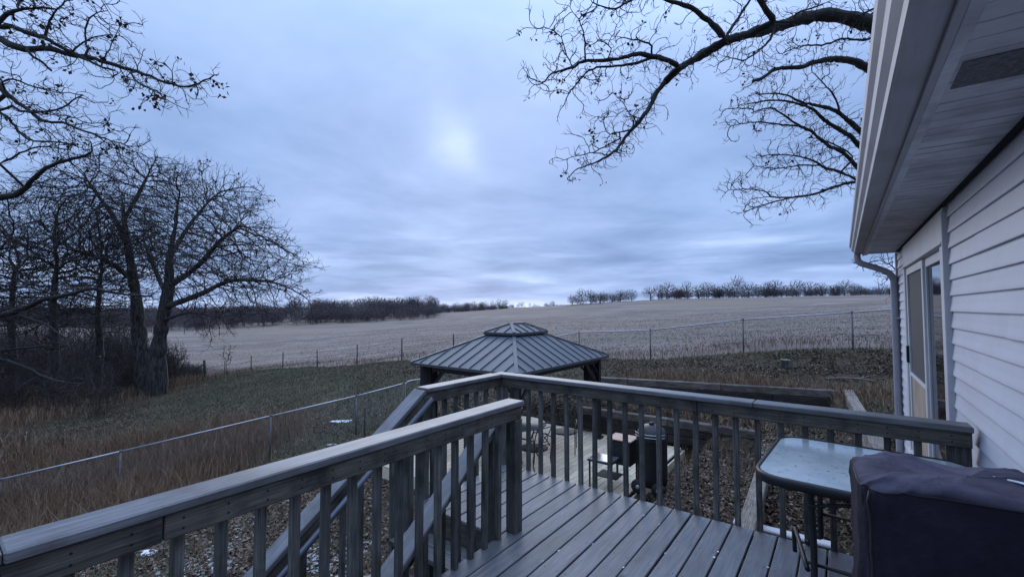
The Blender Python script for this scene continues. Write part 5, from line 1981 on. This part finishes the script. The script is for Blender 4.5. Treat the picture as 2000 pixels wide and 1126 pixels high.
def yard_oaks():
    D = 25.0
    P = lambda x, y, d=D: tuple(at_depth(x, y, d))
    # right-hand trunk of the pair
    bx, by = P(318, 772)[0], D
    bz = gz(bx, by)
    t = [([(bx - 0.3, by, bz - 0.2), (bx - 0.35, by, bz + 2.0), P(316, 640), P(330, 560), P(332, 500), P(345, 430)], 0.52, 0.07),
         ([P(330, 560), P(385, 520), P(430, 470, 24), P(470, 440, 23.5)], 0.16, 0.045),
         ([P(322, 600), P(390, 575, 24), P(450, 548, 23), P(520, 548, 22.5)], 0.17, 0.05),
         ([P(332, 500), P(370, 440, 26), P(410, 390, 27)], 0.13, 0.04),
         ([P(326, 580), P(300, 520, 27), P(280, 470, 29)], 0.14, 0.05),
         ([P(318, 625), P(370, 610, 23), P(420, 618, 22.4)], 0.09, 0.03)]
    blobs = [(P(400, 440), (3.6, 3.5, 3.0), 1.1), (P(470, 505), (3.3, 3.5, 2.2), 1.2), (P(520, 565, 23.5), (1.7, 2.4, 1.0), 0.4), (P(390, 385), (2.0, 2.2, 1.5), 0.4),
             (P(430, 600, 23.5), (2.6, 2.6, 0.9), 0.35), (P(300, 480, 27), (2.6, 2.6, 2.6), 0.5), (P(400, 500), (2.6, 4.0, 2.6), 0.5)]
    n, p, r = grow_oak((bx, by, bz), t, blobs, 7000, 0.26, 2.1, 0.27, 21, 0.0068, 0.24)
    put_tree('oak_tree', 'spreading bare oak, right trunk of the pair at the field edge', 'tree', (bx, by, bz), n, p, r, BARK, TWIG_Y, 0.035, 0.14, 21, 'bare oaks at the left of the yard', thick=0.05, leaf_n=2)
    # left-hand trunk of the pair
    bx, by = P(283, 772, 25.6)[0], 25.6
    bz = gz(bx, by)
    D2 = 25.8
    Q = lambda x, y, d=D2: tuple(at_depth(x, y, d))
    t = [([(bx, by, bz - 0.2), Q(275, 690), Q(268, 600), Q(258, 530), Q(245, 450), Q(240, 400)], 0.46, 0.07),
         ([Q(250, 480), Q(220, 420), Q(190, 380), Q(170, 350)], 0.13, 0.04),
         ([Q(242, 430), Q(270, 380), Q(290, 340)], 0.12, 0.04),
         ([Q(262, 550), Q(210, 510, 24.5), Q(150, 490, 24)], 0.15, 0.05)]
    blobs = [(Q(240, 380), (3.0, 3.2, 2.6), 1.2), (Q(165, 400), (2.8, 3.0, 2.4), 0.9), (Q(290, 350), (2.2, 2.4, 1.7), 0.5), (Q(160, 490, 24), (2.8, 2.8, 1.8), 0.6), (Q(240, 480), (2.6, 3.2, 2.2), 0.5)]
    n, p, r = grow_oak((bx, by, bz), t, blobs, 5600, 0.26, 2.1, 0.27, 22, 0.0068, 0.24)
    put_tree('oak_tree', 'tall bare oak, left trunk of the pair at the field edge', 'tree', (bx, by, bz), n, p, r, BARK, TWIG_Y, 0.03, 0.14, 22, 'bare oaks at the left of the yard', thick=0.05, leaf_n=2)
    # others in the thicket further left
    for k, (px, dd, ttop, sx, lab) in enumerate(((182, 29.0, 390, 3.3, 'dark bare oak in the thicket left of the paired trunks'), (92, 24.0, 350, 3.4, 'bare oak near the left edge, its low limbs spreading over the brush'),
                                               (10, 27.0, 400, 3.6, 'bare oak cut by the left edge of the picture'), (-90, 22.0, 330, 3.6, 'bare oak standing just out of the picture on the left'))):
        Q = lambda x, y, d=dd: tuple(at_depth(x, y, d))
        bx, by = Q(px, 780)[0], dd
        bz = gz(bx, by)
        zt = Q(px, ttop)[2]
        hh = zt - bz
        t = [([(bx, by, bz - 0.2), (bx + 0.3, by, bz + hh * 0.2), (bx - 0.1, by + 0.2, bz + hh * 0.42), (bx + 0.2, by, bz + hh * 0.62)], 0.32, 0.06)]
        blobs = [((bx, by, bz + hh * 0.74), (sx * 1.2, sx, hh * 0.25), 1.1), ((bx + 1.6, by - 1, bz + hh * 0.50), (sx * 1.1, sx * 0.8, hh * 0.20), 0.7), ((bx - 2.0, by, bz + hh * 0.5), (sx * 1.0, sx * 0.8, hh * 0.20), 0.7)]
        n, p, r = grow_oak((bx, by, bz), t, blobs, 3000, 0.30, 2.6, 0.33, 30 + k, 0.0068, 0.24)
        put_tree('oak_tree', lab, 'tree', (bx, by, bz), n, p, r, BARK, TWIG_Y, 0.03, 0.14, 30 + k, 'bare oaks at the left of the yard', thick=0.05, leaf_n=2)


overhang_trees()
yard_oaks()


# ------------------------------------------------------------------ distant trees and brush
def small_tree(seed, h, w, natt, step, stem=0.22, tip=0.03, multi=1, low=0.22):
    rs = np.random.default_rng(seed)
    nodes, par, giv = [], [], []
    for k in range(multi):
        dx, dy = rs.normal(0, 0.12 * (multi > 1) + 0.001, 2) * h
        lean = rs.normal(0, 0.05, 2) * h
        m = 6
        base = len(nodes)
        for i in range(m):
            t = i / (m - 1)
            nodes.append((dx * 0.4 + lean[0] * t * t, dy * 0.4 + lean[1] * t * t, -0.3 + t * h * 0.5))
            par.append(-1 if i == 0 else base + i - 1)
            giv.append(stem * (1 - 0.5 * t) / math.sqrt(multi))
    d = rs.normal(size=(natt, 3))
    d /= np.linalg.norm(d, axis=1, keepdims=True)
    att = d * (rs.random((natt, 1)) ** 0.4) * np.array([w, w, h * (1 - low) / 2]) + np.array([0, 0, h * (low + (1 - low) / 2)])
    n, p = colonize(nodes, par, att, step, step * 6, step * 0.95, 60, 0.3, rs=rs)
    r = radii(n, p, tip, 2.6, giv)
    out_v, out_f, off = [], [], 0
    for res in tree_meshes(n, p, r, 0.10, 4, 3):
        if res is not None:
            out_v.append(res[0])
            out_f.append(res[1] + off)
            off += len(res[0])
    return np.vstack(out_v), np.vstack(out_f)


ORD = ['first', 'second', 'third', 'fourth', 'fifth', 'sixth', 'seventh', 'eighth', 'ninth', 'tenth', 'eleventh', 'twelfth', 'thirteenth', 'fourteenth', 'fifteenth', 'sixteenth',
       'seventeenth', 'eighteenth', 'nineteenth', 'twentieth', 'twenty-first', 'twenty-second', 'twenty-third', 'twenty-fourth', 'twenty-fifth', 'twenty-sixth', 'twenty-seventh', 'twenty-eighth',
       'twenty-ninth', 'thirtieth', 'thirty-first', 'thirty-second', 'thirty-third', 'thirty-fourth', 'thirty-fifth', 'thirty-sixth']


def merged(name, kinds, places, mat, label, cat):
    V, Fs, off = [], [], 0
    for (k, x, y, z, s, a) in places:
        v, f = kinds[k]
        c, sn = math.cos(a), math.sin(a)
        q = np.stack([(v[:, 0] * c - v[:, 1] * sn) * s + x, (v[:, 0] * sn + v[:, 1] * c) * s + y, v[:, 2] * s + z], -1)
        V.append(q)
        Fs.append(f + off)
        off += len(v)
    o = link(name, np_mesh(name, np.vstack(V), np.vstack(Fs), mat))
    tag(o, label, cat, kind='stuff')
    return o


def far_trees():
    kinds = [small_tree(100 + k, 10.0, (3.6, 4.4, 3.2, 5.0, 3.8)[k], 760, 0.44, 0.22, 0.042, (2, 3, 4, 3, 2)[k], (0.10, 0.08, 0.04, 0.06, 0.12)[k]) for k in range(5)]
    meshes = [np_mesh('bare_tree', v, f, FAR_TWIG) for v, f in kinds]
    r = random.Random(12)
    # single trees along the ridge of the right-hand field
    row1 = [(1118, 569), (1135, 566), (1152, 563), (1172, 565), (1192, 565), (1212, 565), (1232, 567)]
    row2 = [(1268, 553), (1287, 556), (1305, 553), (1322, 554), (1342, 552), (1362, 549), (1381, 551), (1400, 549), (1420, 551), (1441, 544), (1462, 545), (1482, 553), (1500, 549), (1515, 546), (1538, 553), (1556, 544),
            (1581, 545), (1604, 552), (1632, 548), (1652, 545), (1670, 553), (1692, 561), (1714, 559), (1738, 558)]
    def plant(spec, dr, lab, cat, group):
        for i, (px, ty) in enumerate(spec):
            d = r.uniform(*dr)
            x = (px - 1000) / F_PX * d
            z = gz(x, d)
            top = at_depth(px, ty, d).z
            s = max(0.35, (top - z) / 8.8)
            k = r.randrange(5)
            o = link('bare_tree', meshes[k], loc=(x, d, z - 0.1), rot=(0, 0, r.uniform(0, 6.28)))
            sw = s * r.uniform(0.95, 1.45)
            s *= r.uniform(0.72, 1.12)
            o.scale = (sw, sw, s)
            tag(o, lab.format(ORD[i]), cat, group)
    plant(row1, (205, 216), '{} bare tree from the left in the small clump on the ridge', 'tree', 'trees of the small ridge clump')
    plant(row2, (206, 222), '{} bare tree from the left in the long row on the right ridge', 'tree', 'trees of the long ridge row')
    row3 = [(622, 588), (634, 585), (648, 584), (662, 583), (676, 583), (690, 582), (704, 582), (718, 576), (731, 578), (744, 586), (760, 588), (778, 590)]
    plant(row3, (285, 300), '{} bare tree from the left along the far hilltop, beside the big oak', 'tree', 'trees along the far left hilltop')
    row4 = [(836, 594), (846, 595), (856, 594), (867, 594), (878, 595), (890, 595), (902, 594), (915, 592), (928, 593), (940, 592), (952, 594), (964, 594), (975, 596)]
    plant(row4, (250, 275), '{} bare tree from the left in the far row at the valley head', 'tree', 'trees at the head of the valley')
    # brush and woods that read as one mass
    bush = [small_tree(200 + k, 4.5, 2.6, 260, 0.36, 0.06, 0.030, 4, 0.05) for k in range(4)]
    tall = [small_tree(210 + k, 9.0, 3.2, 360, 0.46, 0.16, 0.032, 2, 0.15) for k in range(3)]
    al = bush + tall
    pl = []
    for i in range(800):                       # wooded slope across the valley, left
        px = r.uniform(-160, 850)
        t = max(0.0, (px - 300) / 550)
        d = r.uniform(158 + 30 * t, 215 + 25 * t)
        x = (px - 1000) / F_PX * d
        z = gz(x, d)
        k = r.randrange(4) if d < 180 + 25 * t or px < 560 else 4 + r.randrange(3)
        s = r.uniform(1.0, 1.6) * (1.0 if k < 4 else 0.72)
        pl.append((k, x, d, z, s, r.uniform(0, 6.28)))
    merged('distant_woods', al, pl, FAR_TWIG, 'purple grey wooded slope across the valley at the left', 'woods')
    pl = []
    for i in range(210):                       # undergrowth below the ridge row
        px = r.uniform(1395, 1760) if i > 70 else (r.uniform(1265, 1400) if i > 25 else r.uniform(1108, 1250))
        d = r.uniform(212, 226)
        x = (px - 1000) / F_PX * d
        pl.append((r.randrange(4), x, d, gz(x, d) - 0.3, r.uniform(0.5, 1.35), r.uniform(0, 6.28)))
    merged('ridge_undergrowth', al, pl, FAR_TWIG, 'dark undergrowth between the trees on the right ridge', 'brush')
    pl = []
    for i in range(230):
        px = r.uniform(770, 990)
        d = r.uniform(262, 292)
        x = (px - 1000) / F_PX * d
        pl.append((r.randrange(7), x, d, gz(x, d) - 0.3, r.uniform(0.55, 0.8), r.uniform(0, 6.28)))
    for i in range(46):
        px = r.uniform(985, 1098)
        d = r.uniform(395, 430)
        x = (px - 1000) / F_PX * d
        pl.append((r.randrange(7), x, d, gz(x, d) - 0.4, r.uniform(0.35, 0.75), r.uniform(0, 6.28)))
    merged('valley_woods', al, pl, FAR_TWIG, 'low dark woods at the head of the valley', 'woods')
    # thicket under the left oaks
    near = [small_tree(220 + k, 2.6, 1.0, 520, 0.15, 0.022, 0.0065, 7, 0.03) for k in range(4)]
    pl = []
    for i in range(190):
        px, d = r.uniform(-150, 345), r.uniform(19.5, 36)
        if px > 225:
            d = r.uniform(26.5, 36)
        x = (px - 1000) / F_PX * d
        if -1 < beyond_fence(np.array(x), np.array(d)):
            continue
        pl.append((r.randrange(4), x, d, gz(x, d) - 0.1, r.uniform(0.5, 1.25), r.uniform(0, 6.28)))
    for i in range(46):                        # weeds along the corner of the wire fence
        px, d = r.uniform(320, 400), r.uniform(33, 39)
        x = (px - 1000) / F_PX * d
        pl.append((r.randrange(4), x, d, gz(x, d) - 0.1, r.uniform(0.35, 0.6), r.uniform(0, 6.28)))
    for i in range(150):                       # taller scrub behind the oaks, closing the view to the left
        px, d = r.uniform(-170, 262), r.uniform(33, 56)
        x = (px - 1000) / F_PX * d
        pl.append((r.randrange(4), x, d, gz(x, d) - 0.1, r.uniform(1.0, 2.1), r.uniform(0, 6.28)))
    THK = M('thicket_stems', (0.062, 0.050, 0.045), (0.032, 0.026, 0.025), 1.2, rough=0.95, bump=0, coord='World', rand=0)
    merged('thicket', near, pl, THK, 'dark leafless thicket under the oaks at the left', 'thicket')
    # one sapling beside the wire fence
    v, f = small_tree(300, 2.6, 0.7, 120, 0.18, 0.03, 0.012, 1, 0.3)
    x = (446 - 1000) / F_PX * 36.5
    o = link('sapling', np_mesh('sapling', v, f, TWIG), loc=(x, 36.5, gz(x, 36.5)))
    tag(o, 'thin leafless sapling beside the wire fence corner', 'sapling')


far_trees()


# ------------------------------------------------------------------ ground cover
def scatter(n, az, rr, fn, seed, power=1.0):
    """points on the ground, thinned by the density function"""
    rs = np.random.default_rng(seed)
    m = n * 4
    a = rs.uniform(*az, m)
    r = (rs.uniform(rr[0] ** power, rr[1] ** power, m)) ** (1 / power)
    x, y = r * np.sin(a), r * np.cos(a)
    k = rs.random(m) < fn(x, y)
    x, y = x[k][:n], y[k][:n]
    return x, y, height(x, y), rs


def in_platform(x, y):
    u, v = x * CA - y * SA, x * SA + y * CA
    return ((u > -8.1) & (u < -2.95) & (v > 5.85) & (v < 10.8)) | ((u > 0.55) & (v < HOUSE_V1))


def blades(name, x, y, z, rs, h, w, mat, label, cat, lean=0.35, bend=0.3):
    n = len(x)
    hh = h * rs.uniform(0.5, 1.3, n)
    t = rs.uniform(0, 2 * math.pi, n)
    dx, dy = np.cos(t), np.sin(t)
    l = rs.normal(0, lean, (n, 2)) * hh[:, None]
    p = np.stack([x, y, z - 0.01], -1)
    wv = np.stack([dx, dy, np.zeros(n)], -1) * (w * rs.uniform(0.6, 1.4, n))[:, None] / 2
    mid = p + np.stack([l[:, 0] * 0.35, l[:, 1] * 0.35, hh * 0.6], -1)
    tip = p + np.stack([l[:, 0], l[:, 1], hh * (1 - bend * rs.random(n))], -1)
    V = np.stack([p - wv, p + wv, mid + wv * 0.8, mid - wv * 0.8, tip], 1).reshape(-1, 3)
    i = np.arange(n)[:, None] * 5
    Fq = np.concatenate([i + np.array([[0, 1, 2, 3]])])
    tri = i + np.array([[3, 2, 4]])
    # keep one polygon type: the tip triangle as a degenerate-free quad strip
    V = np.vstack([V])
    me = bpy.data.meshes.new(name)
    nq, nt_ = len(Fq), len(tri)
    me.vertices.add(len(V))
    me.vertices.foreach_set('co', np.ascontiguousarray(V, np.float32).ravel())
    me.loops.add(nq * 4 + nt_ * 3)
    me.loops.foreach_set('vertex_index', np.concatenate([Fq.ravel(), tri.ravel()]).astype(np.int32))
    me.polygons.add(nq + nt_)
    me.polygons.foreach_set('loop_start', np.concatenate([np.arange(nq) * 4, nq * 4 + np.arange(nt_) * 3]).astype(np.int32))
    me.update(calc_edges=True)
    me.materials.append(mat)
    o = link(name, me)
    tag(o, label, cat, kind='stuff')


def ground_cover():
    GR = MI('grass_blade', [(0.062, 0.078, 0.038), (0.095, 0.100, 0.052), (0.165, 0.135, 0.085), (0.066, 0.084, 0.042), (0.20, 0.165, 0.115)])
    LF = MI('fallen_leaf', [(0.040, 0.026, 0.018), (0.090, 0.055, 0.034), (0.05, 0.033, 0.022), (0.15, 0.098, 0.064), (0.030, 0.021, 0.016), (0.10, 0.062, 0.040), (0.20, 0.150, 0.112), (0.06, 0.040, 0.027), (0.30, 0.25, 0.21)])
    WD = MI('dry_weed', [(0.150, 0.088, 0.050), (0.21, 0.135, 0.080), (0.09, 0.054, 0.033), (0.30, 0.225, 0.155), (0.16, 0.095, 0.056)])
    ST = MI('stubble_stalk', [(0.28, 0.232, 0.20), (0.185, 0.146, 0.12), (0.34, 0.285, 0.25), (0.13, 0.102, 0.084)])
    lawn_ok = lambda x, y: (beyond_fence(x, y) < 0) & ~in_platform(x, y)
    x, y, z, rs = scatter(200000, (-1.0, 0.92), (5.5, 45), lambda x, y: lawn_ok(x, y) * (1 - 0.82 * leafy(x, y)) * (1 - 0.5 * dry(x, y)) * (0.35 + 0.65 * vnoise(x, y, 0.8, 21)) * (y > 3), 41, 1.2)
    blades('grass', x, y, z, rs, 0.12, 0.015, GR, 'short dull green grass of the yard', 'grass', 0.5)
    # fallen leaves
    x, y, z, rs = scatter(190000, (-1.05, 0.95), (3.0, 30), lambda x, y: lawn_ok(x, y) * leafy(x, y) * (0.08 + 0.92 * sstep(vnoise(x, y, 1.3, 22) * 0.6 + vnoise(x, y, 3.4, 23) * 0.4, 0.22, 0.72)), 42, 1.25)
    n = len(x)
    t = rs.uniform(0, 6.283, n)
    s = 0.030 * rs.uniform(0.45, 1.5, n)
    til = rs.normal(0, 0.35, (n, 2))
    ex = np.stack([np.cos(t), np.sin(t), til[:, 0]], -1) * s[:, None]
    ey = np.stack([-np.sin(t), np.cos(t), til[:, 1]], -1) * (s * 0.62)[:, None]
    c = np.stack([x, y, z + 0.014 + 0.02 * rs.random(n)], -1)
    up = np.zeros((n, 3))
    up[:, 2] = s * 0.35
    V = np.stack([c - ex, c - ey + up * 0.8, c + ex, c + ey + up], 1).reshape(-1, 3)
    o = link('fallen_leaves', np_mesh('fallen_leaves', V, np.arange(4 * n).reshape(-1, 4), LF))
    tag(o, 'brown and pale fallen oak leaves over the ground', 'leaves', kind='stuff')
    # thin frost left on the leaves where the deck shades them and round the snow
    x, y, z, rs = scatter(3000, (-1.1, -0.15), (3.0, 12), lambda x, y: lawn_ok(x, y) * sstep(vnoise(x, y, 0.9, 61) * 0.6 + vnoise(x, y, 2.6, 62) * 0.4, 0.56, 0.80) * (1 - dry(x, y)), 63, 1.3)
    n = len(x)
    t = rs.uniform(0, 6.283, n)
    s = 0.028 * rs.uniform(0.5, 1.6, n)
    ex = np.stack([np.cos(t), np.sin(t), rs.normal(0, 0.25, n)], -1) * s[:, None]
    ey = np.stack([-np.sin(t), np.cos(t), rs.normal(0, 0.25, n)], -1) * (s * 0.7)[:, None]
    c = np.stack([x, y, z + 0.03 + 0.012 * rs.random(n)], -1)
    o = link('frost', np_mesh('frost', np.stack([c - ex, c - ey, c + ex, c + ey], 1).reshape(-1, 3), np.arange(4 * n).reshape(-1, 4), MI('frosted_leaf', [(0.16, 0.17, 0.16), (0.28, 0.30, 0.30), (0.12, 0.135, 0.12), (0.40, 0.43, 0.44)])))
    tag(o, 'thin pale frost on the leaves and grass below the near railing', 'frost', kind='stuff')
    # dry weeds
    x, y, z, rs = scatter(34000, (-1.05, -0.30), (7.5, 20), lambda x, y: lawn_ok(x, y) * dry(x, y) ** 1.5, 43, 1.4)
    blades('dry_weeds', x, y, z, rs, 0.72, 0.012, WD, 'tall rust brown dry weeds along the left fence', 'weeds', 0.22, 0.2)
    x, y, z, rs = scatter(30000, (0.1, 0.95), (9, 20), lambda x, y: lawn_ok(x, y) * dry(x, y), 44, 1.3)
    blades('dry_grass', x, y, z, rs, 0.30, 0.012, WD, 'rough brown dry grass on the slope at the right', 'dry grass', 0.35, 0.3)
    x, y, z, rs = scatter(26000, (-1.05, -0.5), (18, 38), lambda x, y: (beyond_fence(x, y) < 3) * dry(x, y), 45, 1.2)
    blades('brush_grass', x, y, z, rs, 0.55, 0.02, WD, 'brown brush grass under the left oaks', 'brush', 0.3, 0.3)
    # field margin and stubble
    x, y, z, rs = scatter(26000, (-0.75, 0.92), (14, 60), lambda x, y: np.exp(-((beyond_fence(x, y) - 1.2) / 1.5) ** 2) * (beyond_fence(x, y) > -0.6), 46, 1.0)
    blades('field_margin_grass', x, y, z, rs, 0.26, 0.014, WD, 'dry brown grass margin along the field fence', 'dry grass', 0.25, 0.2)
    x, y, z, rs = scatter(110000, (-0.78, 0.9), (15, 130), lambda x, y: (beyond_fence(x, y) > 1.2) * (0.4 + 0.6 * vnoise(x, y, 0.5, 31)), 47, 1.0)
    blades('stubble', x, y, z, rs, 0.11, 0.030, ST, 'cut pale stalks standing in the harvested field', 'stubble', 0.5, 0.3)


ground_cover()


# ------------------------------------------------------------------ small things lying about
def odds_and_ends():
    # patches of old snow
    def patch(px, py, a, b, lab, seed, rot=0.0, z=None):
        d = 6.0
        for _ in range(40):                     # walk the ray to the ground
            p = at_depth(px, py, d)
            if p.z <= (z if z is not None else gz(p.x, p.y)):
                break
            d += 0.25
        if z is not None:
            p = on_z(px, py, z)
        else:
            p.z = gz(p.x, p.y)
        o = link('snow_patch', blob_mesh('snow_patch', a, b, 0.035, SNOW, seed), loc=p - Vector((0, 0, 0.006)), rot=(0, 0, rot))
        tag(o, lab, 'snow', 'patches of old snow')
    patch(672, 826, 0.38, 0.20, 'bright white snow patch on the leaves by the steel post', 1)
    patch(300, 1085, 0.20, 0.12, 'thin snow patch seen between the leftmost balusters', 2)
    patch(650, 872, 0.16, 0.08, 'small snow remnant just above the near railing', 3)
    patch(285, 970, 0.30, 0.10, 'snow remnant among the weeds above the near rail cap', 4)
    patch(1212, 893, 0.30, 0.22, 'bluish snow patch on the platform under the grill shelf', 5, 0.6, PZ + 0.004)
    # flat stone by the snow
    d = 8.6
    x = (675 - 1000) / F_PX * 10.2
    o = link('flat_stone', blob_mesh('flat_stone', 0.30, 0.22, 0.07, STONE, 9), loc=(x, 10.2, gz(x, 10.2) - 0.01))
    tag(o, 'flat grey stone lying in the leaves near the snow patch', 'stone')
    # crumbs of snow in the deck joints
    rs = random.Random(77)
    vs, fs = [], []
    for i in range(46):
        k = rs.randrange(1, 16)
        u = DU1 - k * PITCH_B + 0.004 + rs.uniform(-0.012, 0.012)
        v = rs.uniform(1.2, 3.6)
        s = rs.uniform(0.003, 0.009)
        b = len(vs)
        for j in range(6):
            t = j * math.pi / 3
            vs.append(tuple(W(u + s * math.cos(t) * rs.uniform(.6, 1.2), v + 1.8 * s * math.sin(t) * rs.uniform(.6, 1.2), 0.001)))
        vs.append(tuple(W(u, v, 0.001 + s * 0.5)))
        fs += [(b + j, b + (j + 1) % 6, b + 6) for j in range(6)]
    me = bpy.data.meshes.new('snow_crumbs')
    me.from_pydata(vs, [], fs)
    o = link('snow_crumbs', me, mat=SNOW)
    tag(o, 'tiny crumbs of snow caught in the deck board joints', 'snow', kind='stuff')
    # tree stump and fallen sticks by the right fence
    d = 13.4
    x = (1531 - 1000) / F_PX * d
    st = Vector((x, d, gz(x, d)))
    o = link('tree_stump', None, loc=st)
    tag(o, 'small dark tree stump on the grass slope at the right', 'stump')
    link('stump_wood', lathe('stump_wood', [(0.21, -0.05), (0.17, 0.06), (0.15, 0.20), (0.14, 0.24)], 14, BARK), o)
    link('cut_face', lathe('cut_face', [(0.138, 0.236), (0.13, 0.244), (0.01, 0.246)], 14, TIE_PALE), o)
    for i, (px, py, ln, lab) in enumerate(((1640, 655, 1.5, 'long pale fallen branch near the right fence'), (1692, 652, 0.9, 'short pale fallen stick right of the long branch'), (1420, 664, 1.0, 'pale fallen stick by the middle of the right fence'),
                                         (1660, 742, 1.1, 'fallen stick in the dry grass behind the upper bed corner'))):
        d = 9.0
        for _ in range(60):
            p = at_depth(px, py, d)
            if p.z <= gz(p.x, p.y) + 0.05:
                break
            d += 0.15
        a = (0.6, -0.2, 0.1, -0.9)[i]
        pts = [(-ln / 2, 0, 0.0), (-ln / 6, 0.05, 0.05), (ln / 5, -0.04, 0.09), (ln / 2, 0.03, 0.06)]
        base = Vector((p.x, p.y, gz(p.x, p.y) + 0.03))
        o = link('fallen_branch', None, loc=base, rot=(0, 0, a))
        tag(o, lab, 'branch', 'sticks lying on the slope')
        link('stem', tube_mesh('stem', smooth_path(pts, 5), 0.026, 6, TIE_PALE), o)
        link('side_twig', tube_mesh('side_twig', smooth_path([(ln / 8, -0.02, 0.08), (ln / 4, 0.15, 0.12), (ln / 3, 0.3, 0.16)], 4), 0.012, 5, TIE_PALE), o)


odds_and_ends()
